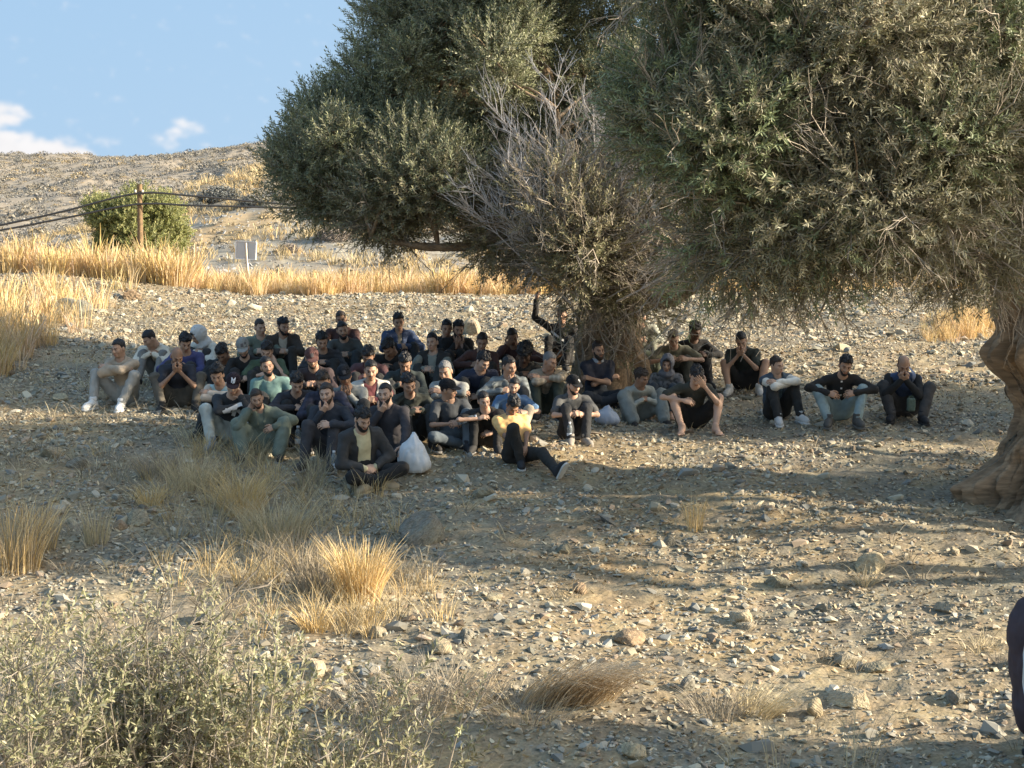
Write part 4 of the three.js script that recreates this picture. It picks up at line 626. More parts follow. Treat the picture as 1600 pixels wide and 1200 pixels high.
function beardGeo(kind, seed) {
  const th = { stubble: 0.003, short: 0.006, full: 0.013 }[kind], f = new Field(V(-0.11, -0.17, -0.06), V(0.11, 0.03, 0.15), 0.0075);
  f.all((x, y, z) => { const d = hd(x, y, z) - th * (0.6 + 0.5 * sstep(-0.04, -0.1, y)) - 0.003 * n3(x * 60 + seed, y * 60, z * 60); const jaw = Math.hypot(x / 0.034, (y + 0.09) / 0.03, (z - 0.05) / 0.04) - 1; const dd = Field.smin(d, jaw * 0.03 - th, 0.02);
    const ax = Math.abs(x); let topl = mix(-0.064, -0.012, sstep(0.03, 0.068, ax)); const mouth = ax < 0.024 && y > -0.078 && y < -0.056 ? 1 : 0; const must = ax < 0.034 && y > -0.057 && y < -0.042 && z > 0.06 ? -1 : 1;
    let c = must < 0 ? -0.01 : Math.max(y - topl, mouth ? 0.01 : -1); c = Math.max(c, -0.005 - z + 0.0); return cut(dd, c); });
  return f.mesh();
}
const hairs = {}, beards = {};
for (const k of ['short', 'buzz', 'thick', 'curly', 'fringe', 'slick', 'afro']) hairs[k] = hairGeo(k, k.length * 3);
for (const k of ['stubble', 'short', 'full']) beards[k] = beardGeo(k, k.length);
const mustache = new Field(V(-0.05, -0.08, 0.05), V(0.05, -0.02, 0.14), 0.005).cap(V(0, -0.049, 0.102), V(-0.03, -0.056, 0.085), 0.008, 0.005, 0.004).cap(V(0, -0.049, 0.102), V(0.03, -0.056, 0.085), 0.008, 0.005, 0.004).mesh();
const capDome = (() => { const f = new Field(V(-0.14, -0.05, -0.16), V(0.14, 0.19, 0.15), 0.008); f.all((x, y, z) => cut(Math.abs(Field.smin(hd(x, y, z) - 0.014, Math.hypot(x / 0.088, (y - 0.06) / 0.082, (z + 0.012) / 0.106) * 0.09 - 0.09, 0.02)) - 0.004, 0.042 - y - 0.12 * Math.max(0, -z) * 0.3)); return f.mesh(); })();
const capBrim = (() => { const f = new Field(V(-0.11, 0.0, 0.03), V(0.11, 0.09, 0.2), 0.007); f.all((x, y, z) => { const yy = 0.05 - 1.9 * x * x - 0.22 * (z - 0.08); return Math.max(Math.abs(y - yy) - 0.0045, Math.hypot(x / 0.082, (z - 0.07) / 0.108) * 0.09 - 0.09, 0.075 - Math.hypot(x * 0.9, z)); }); return f.mesh(); })();
const hoodGeo = (() => { const f = new Field(V(-0.18, -0.26, -0.2), V(0.18, 0.2, 0.17), 0.01); f.all((x, y, z) => { const out = Field.smin(Math.hypot(x / 0.112, (y - 0.02) / 0.142, (z + 0.015) / 0.135) * 0.12 - 0.12, Math.hypot(x / 0.13, (y + 0.15) / 0.08, (z + 0.02) / 0.12) * 0.1 - 0.1, 0.05) + 0.006 * n3(x * 14, y * 14, z * 14); const open = Math.hypot(x / 0.072, (y - 0.005) / 0.108, (z - 0.12) / 0.13) * 0.1 - 0.1; return Math.max(out, -(out + 0.024), -open); }); return f.mesh(); })();
// ---- hands: wrist at the origin, fingers along +y, palm facing +z, thumb on +x
function handGeo(curl, spread) {
  const f = new Field(V(-0.075, -0.03, -0.05), V(0.09, 0.22, 0.13), 0.006);
  f.cap(V(0, -0.03, 0), V(0, 0.02, 0), 0.026, 0.024, 0.01, V(0, 0, 1), 1.3).cap(V(-0.018, 0.03, 0), V(-0.024, 0.078, 0), 0.019, 0.016, 0.02, V(0, 0, 1), 1.25).cap(V(0.016, 0.03, 0), V(0.024, 0.08, 0), 0.02, 0.017, 0.02, V(0, 0, 1), 1.25).cap(V(0, 0.02, 0), V(0, 0.082, 0), 0.02, 0.016, 0.02, V(0, 0, 1), 1.25);
  const L = [0.072, 0.082, 0.077, 0.06]; // index to little finger
  for (let i = 0; i < 4; i++) { let p = V(0.031 - i * 0.0205, 0.082 - (i === 3 ? 0.008 : 0), 0), a = curl * (0.5 + 0.12 * i), sx = (1.3 - i) * spread; const fr = [0.45, 0.32, 0.23], rad = (i === 3 ? 0.0075 : 0.009); for (let s = 0; s < 3; s++) { const q = p.clone().add(V(Math.sin(sx) * Math.cos(a), Math.cos(sx) * Math.cos(a), Math.sin(a)).multiplyScalar(L[i] * fr[s] * 1.1)); f.cap(p, q, rad * (1 - 0.1 * s), rad * (0.9 - 0.1 * s), 0.004); p = q; a += curl * 0.75; } }
  let p = V(0.028, 0.022, 0.006); const th = [V(0.7, 0.62, 0.25), V(0.42, 0.85, 0.35 + 0.3 * curl), V(0.2, 0.85, 0.4 + 0.5 * curl)], tl = [0.042, 0.032, 0.026]; for (let s = 0; s < 3; s++) { const q = p.clone().addScaledVector(th[s].normalize(), tl[s]); f.cap(p, q, 0.0135 - 0.0015 * s, 0.012 - 0.0015 * s, 0.01); p = q; }
  return f.mesh();
}
const handRelaxed = handGeo(0.6, 0.02), handCurled = handGeo(1.0, 0.01), handFlat = handGeo(0.25, 0.03);
// ---- feet: ankle at the origin, toes along +z
const shoeGeo = (() => { const f = new Field(V(-0.08, -0.1, -0.11), V(0.08, 0.09, 0.24), 0.009); f.cap(V(0, 0.05, -0.012), V(0, -0.02, -0.015), 0.05, 0.05, 0.02).cap(V(0, -0.03, -0.03), V(0.004, -0.04, 0.1), 0.044, 0.042, 0.03).cap(V(0, -0.005, 0.01), V(0, -0.03, 0.1), 0.04, 0.034, 0.03).cap(V(0.004, -0.04, 0.1), V(0.0, -0.048, 0.15), 0.044, 0.036, 0.03); f.all((x, y, z, v) => Math.max(v, -0.082 - y)); f.ell(V(0, 0.11, -0.012), [0.042, 0.05, 0.042], 0.005, true); return f.mesh(); })();
const soleGeo = (() => { const f = new Field(V(-0.09, -0.12, -0.11), V(0.09, -0.04, 0.24), 0.0075); f.all((x, y, z) => { const w = z < 0.06 ? 0.04 : 0.047, q = z < -0.04 ? Math.hypot(x, z + 0.04) - w : z > 0.14 ? Math.hypot(x, z - 0.14) - 0.044 : Math.abs(x) - mix(0.04, 0.047, sstep(-0.04, 0.1, z)); return Math.max(q - 0.006, Math.abs(y + 0.078) - 0.013); }); return f.mesh(); })();
const footGeo = (() => { const f = new Field(V(-0.08, -0.11, -0.09), V(0.08, 0.06, 0.22), 0.0075); f.cap(V(0, 0.03, 0), V(0, -0.02, -0.012), 0.038, 0.04, 0.02).cap(V(0, -0.04, -0.03), V(0, -0.045, -0.02), 0.034, 0.034, 0.02).cap(V(0, -0.01, 0.01), V(0.004, -0.05, 0.1), 0.036, 0.024, 0.03, V(1, 0, 0), 0.85).cap(V(-0.02, -0.058, 0.1), V(0.024, -0.056, 0.105), 0.022, 0.024, 0.02); for (let i = 0; i < 5; i++) f.cap(V(0.032 - i * 0.016, -0.06, 0.11 - i * 0.006), V(0.034 - i * 0.017, -0.066, 0.158 - i * 0.011), i ? 0.009 : 0.012, i ? 0.008 : 0.011, 0.006); return f.mesh(); })();

function ik(a, b, l1, l2, pole) { // middle joint; b is pulled in if out of reach
  const d = b.clone().sub(a); let L = d.length(); const mx = (l1 + l2) * 0.995; if (L > mx) { b.copy(a).addScaledVector(d, mx / L); d.copy(b).sub(a); L = mx; }
  d.normalize(); const x = clamp((l1 * l1 - l2 * l2 + L * L) / (2 * L), -l1, l1), hgt = Math.sqrt(Math.max(0, l1 * l1 - x * x)), n = pole.clone().addScaledVector(d, -pole.dot(d)).normalize();
  return a.clone().addScaledVector(d, x).addScaledVector(n, hgt);
}
const basis = (y, zHint) => { const Y = y.clone().normalize(), X = V(0, 0, 0).crossVectors(Y, zHint).normalize(), Z = V(0, 0, 0).crossVectors(X, Y); return new THREE.Matrix4().makeBasis(X, Y, Z); };
const put = (g, m, p, flip) => { const c = g.clone(); if (flip) { c.scale(-1, 1, 1); const ix = c.index.array; for (let i = 0; i < ix.length; i += 3) { const t = ix[i]; ix[i] = ix[i + 1]; ix[i + 1] = t; } } c.applyMatrix4(m); c.translate(p.x, p.y, p.z); return c; };
const withColor = (g) => { if (!g.attributes.color) g.setAttribute('color', new THREE.BufferAttribute(new Float32Array(g.attributes.position.count * 3).fill(1), 3)); return g; };
const muted = (c) => { const k = hex(c), g = 0.3 * k.r + 0.55 * k.g + 0.15 * k.b; return k.setRGB(mix(g, k.r, 0.8) + 0.013, mix(g, k.g, 0.75) * 0.94 + 0.012, mix(g, k.b, 0.6) * 0.82 + 0.011); };
const mats = new Map(), clothMat = (c) => { if (!mats.has(c)) mats.set(c, std(muted(c), { roughness: 0.92, vertexColors: true })); return mats.get(c); };
const hairMats = { black: std(lin(0.012, 0.010, 0.010), { roughness: 0.6 }), brown: std(lin(0.035, 0.022, 0.014), { roughness: 0.6 }), grey: std(lin(0.16, 0.155, 0.15), { roughness: 0.7 }) };
const skinMats = {}; for (const [k, c] of Object.entries({ light: [0.52, 0.33, 0.23], tan: [0.43, 0.255, 0.165], brown: [0.30, 0.17, 0.105], dark: [0.12, 0.068, 0.045] })) skinMats[k] = std(lin(...c), { roughness: 0.6, vertexColors: true });
const dye = (seed, amp = 0.16, pat) => (x, y, z) => { let p = 1; if (pat === 'check') p = (Math.sin((x + 0.3 * z) * 95) > 0.2 ? 1.18 : 0.88) * (Math.sin(y * 95) > 0.2 ? 1.18 : 0.88); else if (pat === 'stripe') p = Math.sin(y * 110) > 0 ? 1.25 : 0.8; else if (pat === 'camo') p = n3(x * 14 + seed, y * 14, z * 14) > 0.1 ? 1.6 : n3(x * 11, y * 11 + seed, z * 11) > 0 ? 1 : 0.6; const k = p * 1 + amp * n3(x * 5 + seed, y * 5, z * 5) + amp * 0.5 * n3(x * 17, y * 17 + seed, z * 17); return [k, k, k]; };

// Poses are solved in the sitter's own axes: seat at the origin, facing +z.
function pose(o) {
  const { lean = 14, tilt = 0, legs = 'up', spread = 0.17, foot = 0.56, hands = 'knees', nod = 8, look = 0, cock = 0, k = 1 } = o, R = Math.PI / 180, J = {};
  const dir = (a, b = tilt) => V(Math.sin(b * R), Math.cos(a * R) * Math.cos(b * R), Math.sin(a * R));
  J.pelvis = V(0, 0.12, 0); J.waist = J.pelvis.clone().addScaledVector(dir(lean * 0.5 - 10), 0.17); J.chest = J.waist.clone().addScaledVector(dir(lean * 1.1), 0.19); J.neck = J.chest.clone().addScaledVector(dir(lean * 1.6 + 6, tilt * 1.3), 0.15);
  J.headDir = dir(lean * 0.5 + nod * 0.6, tilt + cock); J.head = J.neck.clone().addScaledVector(J.headDir, 0.155).add(V(0, 0, 0.02));
  J.headM = new THREE.Matrix4().makeRotationFromEuler(new THREE.Euler((nod + lean * 0.35) * R, look * R, -(tilt * 0.6 + cock) * R, 'YXZ'));
  J.front = V(0, -Math.sin(lean * R), Math.cos(lean * R));
  J.sh = {}; J.elb = {}; J.wri = {}; J.hip = {}; J.knee = {}; J.ank = {}; J.toe = {}; J.palm = {};
  for (const s of [-1, 1]) {
    J.hip[s] = V(s * 0.095, 0.115, 0.04); const L = Array.isArray(legs) ? legs[s < 0 ? 0 : 1] : legs; let pole = V(s * 0.5, 1, 0.2);
    if (L === 'up') { J.ank[s] = V(s * spread * 0.8, 0.09, foot); pole = V(s * (spread > 0.2 ? 0.5 : 0.12), 1, 0.25); }
    else if (L === 'wide') { J.ank[s] = V(s * 0.2, 0.09, foot); pole = V(s * 0.75, 1, 0.2); }
    else if (L === 'cross') { J.ank[s] = V(-s * 0.1, 0.085 + (s > 0 ? 0.02 : 0), 0.30 + (s > 0 ? 0.06 : 0)); pole = V(s * 1.6, 0.55, 0.6); }
    else if (L === 'ext') { J.ank[s] = V(s * 0.16 + (o.ext || 0), 0.085, 0.84); pole = V(s * 0.2, 1, 0); }
    else if (L === 'fold') { J.ank[s] = V(s * 0.06, 0.085, 0.26); pole = V(s * 1.5, 0.35, 0.7); }
    J.knee[s] = ik(J.hip[s], J.ank[s], 0.43, 0.42, pole);
    J.toe[s] = L === 'cross' || L === 'fold' ? V(-s * 0.9, -0.05, 0.5).normalize() : L === 'ext' ? V(s * 0.25, 0.85, 0.45).normalize() : V(s * 0.25, -0.02, 1).normalize();
    J.sh[s] = J.neck.clone().addScaledVector(dir(lean * 1.25, tilt), -0.055).add(V(s * 0.178 * k, 0, -0.005));
  }
  const kn = (s) => J.knee[s], mid = kn(-1).clone().add(kn(1)).multiplyScalar(0.5);
  const T = (s) => { const h = Array.isArray(hands) ? hands[s < 0 ? 0 : 1] : hands;
    switch (h) {
      case 'knees': return [V(s * 0.045, mid.y + 0.01, mid.z + 0.04), V(s * 1, -0.35, -0.1)];
      case 'clasp': return [V(s * 0.05, mid.y - 0.06, mid.z + 0.07), V(s * 1, -0.3, -0.1)];
      case 'arms': return [V(-s * 0.10, mid.y + 0.055 + (s > 0 ? 0.035 : 0), mid.z + 0.01 + (s > 0 ? 0.03 : 0)), V(s * 1, 0.0, 0)];
      case 'each': return [V(kn(s).x * 0.95, kn(s).y + 0.035, kn(s).z + 0.085), V(s * 1, -0.3, -0.3)];
      case 'drop': return [V(kn(s).x * 0.6, kn(s).y - 0.02, kn(s).z + 0.10), V(s * 1, 0.1, -0.3)];
      case 'mouth': return [J.head.clone().add(V(s * 0.03, -0.185, 0.125)), V(s * 0.7, -1, 0.25)];
      case 'chin': return [J.head.clone().add(V(s * 0.05, -0.215, 0.10)), V(s * 0.6, -1, 0.3)];
      case 'cheek': return [J.head.clone().add(V(s * 0.11, -0.15, 0.04)), V(s * 0.7, -1, 0.3)];
      case 'brow': return [J.head.clone().add(V(s * 0.075, -0.11, 0.125)), V(s * 0.8, -1, 0.3)];
      case 'head': return [J.head.clone().add(V(s * 0.08, 0.10, 0.05)), V(s * 1, -0.2, 0.5)];
      case 'fold': return [J.chest.clone().add(V(-s * 0.15, -0.06, 0.17 + (s > 0 ? 0.035 : 0))), V(s * 1, -0.6, 0.1)];
      case 'lap': return [V(s * 0.06, 0.24, 0.22), V(s * 1, -0.2, -0.3)];
      case 'hold': return [V(s * 0.05, 0.36, 0.33), V(s * 1, -0.5, -0.2)];
      case 'floor': return [V(s * 0.36, 0.05, -0.08), V(s * 0.5, 0, -1)];
      case 'up': return [J.sh[s].clone().add(V(s * 0.22, 0.42, 0.06)), V(s * 1, -0.3, 0)];
      default: return [V(h[0], h[1], h[2]), V(s * 1, h[3] ?? -0.5, h[4] ?? -0.1)];
    } };
  for (const s of [-1, 1]) { const [t, p] = T(s); J.wri[s] = t; J.elb[s] = ik(J.sh[s], t, 0.285, 0.265, p); const h = Array.isArray(hands) ? hands[s < 0 ? 0 : 1] : hands; J.palm[s] = ['mouth', 'chin', 'cheek', 'brow', 'head'].includes(h) ? J.head.clone().sub(t).normalize() : V(-s * 0.5, -0.6, -0.5).normalize(); J.curl = J.curl || {}; J.curl[s] = ['mouth', 'chin', 'knees', 'clasp', 'hold', 'fold'].includes(h) ? handCurled : h === 'cheek' || h === 'brow' ? handFlat : handRelaxed; }
  return J;
}
let personCount = 0;
function person(u, v, o, label) {
  const seed = ++personCount * 3.7, HS = 1.0, jr = rng(1000 + personCount * 17), jit = (k) => (jr() + jr() - 1) * k, J = pose({ ...o, tilt: (o.tilt || 0) + jit(7), cock: (o.cock || 0) + jit(9), lean: (o.lean ?? 14) + jit(7), look: (o.look || 0) + jit(16), nod: (o.nod ?? 8) + jit(6) }), { skin = 'tan', yaw = 0, size: size0 = 1, shirt = '#333', sleeve = 'long', trousers = '#2a2a2e', leg = 'long', loose = 0.014, legLoose = 0.011, shoes = '#2b2927', sole = '#8d8a84', hair = 'short', hairColor = 'black', beard = null } = o;
  const size = size0 * (o.size ? 0.86 : 0.885);
  // place: the head on the line of sight through (u, v), the seat on the ground
  const yr = (yaw + jit(24)) * Math.PI / 180, qy = new THREE.Quaternion().setFromAxisAngle(V(0, 1, 0), yr), off = J.head.clone().multiplyScalar(size).applyQuaternion(qy);
  let lo = 8, hi = 34, p; for (let i = 0; i < 34; i++) { const m = (lo + hi) / 2, h = at(u, v, m); p = h.sub(off); if (p.y + 0.012 > G(p.x, -p.z)) lo = m; else hi = m; }
  const nrm = groundNormal(p.x, -p.z), q = new THREE.Quaternion().setFromUnitVectors(V(0, 1, 0), V(0, 1, 0).lerp(nrm, 0.8).normalize()).multiply(qy);
  const t = thing('person', p, label, 'person', 'people sitting under the olive trees'); t.quaternion.copy(q); t.scale.setScalar(size);
  const X = V(1, 0, 0), fr = J.front, lo3 = V(1e9, 1e9, 1e9), hi3 = V(-1e9, -1e9, -1e9); for (const g of [J.pelvis, J.neck, J.head, ...[-1, 1].flatMap((s) => [J.sh[s], J.elb[s], J.wri[s], J.hip[s], J.knee[s], J.ank[s]])]) { lo3.min(g); hi3.max(g); } lo3.addScalar(-0.2); hi3.addScalar(0.2);
  const torso = (f, e0, hips = true) => { const e = e0 - 0.014; if (hips) f.cap(J.pelvis, J.waist, 0.155 + e, 0.142 + e, 0.03, fr, 1.28); f.cap(J.waist, J.chest, 0.142 + e, 0.158 + e, 0.04, fr, 1.32).cap(J.chest, J.neck.clone().addScaledVector(fr, -0.005), 0.152 + e, 0.07 + e * 0.6, 0.05, fr, 1.2); for (const s of [-1, 1]) f.cap(J.neck.clone().add(V(s * 0.05, -0.03, -0.01)), J.sh[s], 0.058 + e, 0.062 + e, 0.05); return f; };
  const arm = (f, s, e, to = 1) => { f.cap(J.sh[s], J.elb[s], 0.048 + e, 0.038 + e * (to > 0.6 ? 1 : 1.4), 0.03); if (to > 0.6) f.cap(J.elb[s], J.elb[s].clone().lerp(J.wri[s], Math.min(1, (to - 0.5) * 2)), 0.039 + e, 0.028 + e * 0.9, 0.02); };
  const wr = (f, amp, fq) => f.all((x, y, z, d) => (d < 0.06 && d > -0.06 ? d + amp * 0.9 * n3(x * fq + seed, y * fq * 0.8, z * fq) - amp * 1.1 * (0.5 - Math.abs(n3(x * fq * 1.5, y * fq * 1.2 + seed, z * fq * 1.5))) - amp * 0.6 * (0.5 - Math.abs(n3(x * fq * 2.9 + seed, y * fq * 2.9, z * fq * 2.9))) : d));
  // body: one skin from feet to head
  const bf = new Field(lo3, hi3, 0.021); torso(bf, -0.012); bf.cap(J.neck.clone().addScaledVector(J.headDir, -0.04), J.neck.clone().addScaledVector(J.headDir, 0.09), 0.062, 0.052, 0.03);
  for (const s of [-1, 1]) { arm(bf, s, -0.004); bf.cap(J.hip[s], J.knee[s], 0.083, 0.056, 0.03).cap(J.knee[s], J.knee[s].clone().lerp(J.ank[s], 0.3), 0.055, 0.057, 0.02).cap(J.knee[s].clone().lerp(J.ank[s], 0.3), J.ank[s], 0.055, 0.036, 0.02); }
  const skinBits = [withColor(bf.mesh()), put(headGeo.clone().scale(HS * 0.95, HS, HS), J.headM, J.head)];
  for (const s of [-1, 1]) { const d = J.wri[s].clone().sub(J.elb[s]).normalize(), hd_ = d.clone().addScaledVector(J.palm[s], J.palm[s].dot(d) > 0.5 ? -0.35 : 0.1).normalize(), m = basis(hd_, J.palm[s]); skinBits.push(withColor(put(J.curl[s], m, J.wri[s], s > 0 ? J.palm[s].z < 0 : J.palm[s].z >= 0))); }
  const bare = !shoes; for (const s of [-1, 1]) { const z = J.toe[s], up = V(0, 1, 0), Xa = V(0, 0, 0).crossVectors(up, z).normalize(), Ya = V(0, 0, 0).crossVectors(z, Xa), m = new THREE.Matrix4().makeBasis(Xa, Ya, z); if (bare) skinBits.push(withColor(put(footGeo, m, J.ank[s], s < 0))); else { const sh = part('shoe', put(shoeGeo, m, J.ank[s], s < 0), std(hex(shoes), { roughness: 0.8 }), t); part('sole', put(soleGeo, m, J.ank[s], s < 0), std(hex(sole), { roughness: 0.9 }), sh); } }
  part('body', mergeGeometries(skinBits.map((g) => { g.deleteAttribute('uv'); return g; })), skinMats[skin], t);
  // trousers or shorts
  const tf = new Field(lo3, hi3, 0.0165), e2 = legLoose; tf.cap(J.pelvis, J.waist.clone().lerp(J.pelvis, 0.4), 0.15 + e2, 0.15 + e2 * 0.5, 0.03, fr, 1.25);
  for (const s of [-1, 1]) { tf.cap(J.hip[s], leg === 'shorts' ? J.hip[s].clone().lerp(J.knee[s], 0.9) : J.knee[s], 0.09 + e2, 0.06 + e2 * (leg === 'shorts' ? 1.6 : 1), 0.03); if (leg === 'long') tf.cap(J.knee[s], J.knee[s].clone().lerp(J.ank[s], 0.93), 0.06 + e2, 0.044 + e2 * 1.1, 0.025); else if (leg === 'crop') tf.cap(J.knee[s], J.knee[s].clone().lerp(J.ank[s], 0.6), 0.06 + e2, 0.055 + e2, 0.025); if (e2 > 0.03) tf.cap(J.hip[s].clone().lerp(J.knee[s], 0.3), J.knee[s].clone().lerp(J.ank[s], 0.5).add(V(0, -0.06, 0)), 0.07, 0.06, 0.06); }
  wr(tf, 0.008, 9); part(leg === 'shorts' ? 'shorts' : 'trousers', tf.mesh(dye(seed + 4)), clothMat(trousers), t);
  // shirt
  const sl = sleeve === 'long' ? 1 : sleeve === 'rolled' ? 0.72 : 0.5, sf = new Field(lo3, hi3, 0.016), own = o.sleeveColor; torso(sf, loose - 0.004); for (const s of [-1, 1]) if (sleeve !== 'none' && !own) { if (sl > 0.6) arm(sf, s, loose * 0.8, sl); else sf.cap(J.sh[s], J.sh[s].clone().lerp(J.elb[s], 0.72), 0.05 + loose, 0.045 + loose * 1.3, 0.03); }
  const skirt = o.tunic ? 0.06 : 0; if (skirt) for (const s of [-1, 1]) sf.cap(J.hip[s].clone().add(V(0, 0.05, 0)), J.hip[s].clone().lerp(J.knee[s], 0.6).add(V(0, 0.03, 0)), 0.10, 0.09, 0.05);
  const nb = J.neck.clone().addScaledVector(J.headDir, 0.035).addScaledVector(fr, 0.04); sf.ell(nb, [0.075, 0.06, 0.085], 0.01, true); wr(sf, 0.008, 8);
  const shirtM = part('shirt', sf.mesh(dye(seed, 0.16, o.pattern)), clothMat(shirt), t);
  if (own) for (const s of [-1, 1]) { const af = new Field(lo3, hi3, 0.017); if (sl > 0.6) arm(af, s, loose, sl); else af.cap(J.sh[s], J.sh[s].clone().lerp(J.elb[s], 0.72), 0.06 + loose, 0.055 + loose, 0.03); wr(af, 0.007, 10); part('sleeve', af.mesh(dye(seed + 2)), clothMat(own), shirtM); }
  // open jacket or waistcoat over the shirt
  if (o.jacket) { const jf = new Field(lo3, hi3, 0.016); torso(jf, loose + 0.012); if (!o.vest) for (const s of [-1, 1]) arm(jf, s, loose + 0.008, o.jacketSleeve || 1); const gap = o.gap || 0.055; jf.all((x, y, z, d) => { const rx = x - mix(J.pelvis.x, J.neck.x, clamp((y - 0.12) / 0.5)), rel = (x - J.chest.x) * 0 + (z - J.chest.z) * fr.z + (y - J.chest.y) * fr.y; return rel > 0.02 && Math.abs(rx) < gap + 0.1 * Math.max(0, y - J.chest.y) ? Math.max(d, gap - Math.abs(rx) + 0.1 * Math.max(0, y - J.chest.y)) : d; }); jf.ell(J.neck.clone().addScaledVector(J.headDir, 0.05).addScaledVector(fr, 0.03), [0.07, 0.06, 0.08], 0.01, true); wr(jf, 0.008, 8); part(o.vest ? 'waistcoat' : 'jacket', jf.mesh(dye(seed + 9)), clothMat(o.jacket), t); }
  if (o.collar) { const cf = new Field(J.neck.clone().addScalar(-0.13), J.neck.clone().addScalar(0.15), 0.009), c = J.neck.clone().addScaledVector(J.headDir, 0.025); cf.all((x, y, z) => { const dx = x - c.x, dy = y - c.y, dz = z - c.z, h = dx * J.headDir.x + dy * J.headDir.y + dz * J.headDir.z, rr = Math.sqrt(Math.max(0, dx * dx + dy * dy + dz * dz - h * h)); return Math.max(Math.abs(rr - 0.068 - 0.25 * Math.max(0, -h)) - 0.007, Math.abs(h + 0.004) - 0.028, (Math.abs(dx) < 0.02 && dz > 0 ? 0.02 - Math.abs(dx) : -1)); }); part('collar', cf.mesh(), std(hex(o.collar)), shirtM); }
  // hair, beard, headwear
  const hp = (name, g, m, par = t) => { const x = part(name, g, m, par); if (par === t) { x.position.copy(J.head); x.quaternion.setFromRotationMatrix(J.headM); x.scale.set(HS * 0.95, HS, HS); } return x; };
  if (hair && hair !== 'bald') hp('hair', hairs[hair], hairMats[hairColor]); if (beard === 'mustache') hp('mustache', mustache, hairMats[o.beardColor || hairColor]); else if (beard) hp('beard', beards[beard], hairMats[o.beardColor || hairColor]);
  if (o.cap) { const c = hp('cap', capDome, std(hex(o.cap))); const br = hp('brim', capBrim, std(hex(o.brim || o.cap)), c); if (o.capTurn) c.rotateY(o.capTurn * Math.PI / 180); if (o.emblem) o.emblem(c); }
  if (o.hood) hp('hood', hoodGeo, std(hex(o.hood)));
  if (o.watch) { const s = o.watch, d = J.wri[s].clone().sub(J.elb[s]).normalize(), g = new THREE.TorusGeometry(0.033, 0.009, 8, 18), w = part('wristwatch', g, std(lin(0.03, 0.03, 0.035), { roughness: 0.4 }), t); w.position.copy(J.wri[s]).addScaledVector(d, -0.03); w.quaternion.setFromUnitVectors(V(0, 0, 1), d); }
  if (o.after) o.after(t, J, { shirt: sf, shirtMesh: shirtM });
  return { t, J };
}
// flat print laid on a garment: strokes set on its surface
function strokes(field, origin, right, upv, fwd, lines, width, lift, mat, parent, name) {
  const pos = [], idx = [], { o, h, n, f } = field;
  const val = (p) => { const x = (p.x - o.x) / h, y = (p.y - o.y) / h, z = (p.z - o.z) / h, i = Math.floor(x), j = Math.floor(y), k = Math.floor(z); if (i < 0 || j < 0 || k < 0 || i > n[0] - 2 || j > n[1] - 2 || k > n[2] - 2) return 1; const a = x - i, b = y - j, c = z - k, q = i + n[0] * (j + n[1] * k), sy = n[0], sz = n[0] * n[1]; return mix(mix(mix(f[q], f[q + 1], a), mix(f[q + sy], f[q + sy + 1], a), b), mix(mix(f[q + sz], f[q + sz + 1], a), mix(f[q + sz + sy], f[q + sz + sy + 1], a), b), c); };
  const drape = (a, b) => { const p = origin.clone().addScaledVector(right, a).addScaledVector(upv, b).addScaledVector(fwd, 0.4); for (let i = 0; i < 400; i++) { if (val(p) < lift) break; p.addScaledVector(fwd, -0.0025); } return p; };
  for (const [x0, y0, x1, y1] of lines) { const L = Math.hypot(x1 - x0, y1 - y0), nx = -(y1 - y0) / L * width, ny = (x1 - x0) / L * width, S = Math.max(2, Math.ceil(L / 0.012)), b0 = pos.length / 3; for (let s = 0; s <= S; s++) { const t = s / S, cx = mix(x0, x1, t), cy = mix(y0, y1, t); for (const w of [-1, 0, 1]) { const p = drape(cx + nx * w, cy + ny * w); pos.push(p.x, p.y, p.z); } if (s) { const e = b0 + s * 3; for (let w = 0; w < 2; w++) idx.push(e - 3 + w, e + w, e + w + 1, e - 3 + w, e + w + 1, e - 2 + w); } } }
  const g = new THREE.BufferGeometry(); g.setAttribute('position', new THREE.Float32BufferAttribute(pos, 3)); g.setIndex(idx); g.computeVertexNormals(); return part(name, g, mat, parent);
}
const whiteInk = std(lin(0.72, 0.72, 0.72), { side: THREE.DoubleSide });
const capField = (() => { const f = new Field(V(-0.14, -0.05, -0.16), V(0.14, 0.19, 0.15), 0.008); f.all((x, y, z) => Field.smin(hd(x, y, z) - 0.018, Math.hypot(x / 0.092, (y - 0.06) / 0.086, (z + 0.012) / 0.11) * 0.09 - 0.09, 0.02)); return f; })();
const emblemNY = (c) => strokes(capField, V(0, 0.095, 0), V(1, 0, 0), V(0, 1, 0), V(0, 0, 1), [[-0.02, -0.025, -0.02, 0.02], [-0.02, 0.02, 0.018, -0.025], [0.018, -0.025, 0.018, 0.02], [-0.024, 0.028, 0, 0.004], [0.024, 0.028, 0, 0.004], [0, 0.004, 0, -0.034]], 0.006, 0.002, whiteInk, c, 'emblem');
const emblemTick = (c) => strokes(capField, V(0.03, 0.09, 0), V(1, 0, 0), V(0, 1, 0), V(0, 0, 1), [[-0.02, 0.018, 0.0, -0.004], [0, -0.004, 0.014, -0.016], [-0.012, 0.02, 0.01, -0.002]], 0.006, 0.002, whiteInk, c, 'emblem');
const emblemPatch = (c) => strokes(capField, V(0, 0.09, 0), V(1, 0, 0), V(0, 1, 0), V(0, 0, 1), [[-0.02, 0.015, 0.02, 0.015], [-0.02, 0, 0.02, 0], [-0.02, -0.014, 0.02, -0.014]], 0.007, 0.002, std(lin(0.10, 0.09, 0.09), { side: THREE.DoubleSide }), c, 'emblem');
// ---------------------------------------------------------------- the seated people: place of the head in the photograph, then looks and pose
const white = '#d8d6d0';
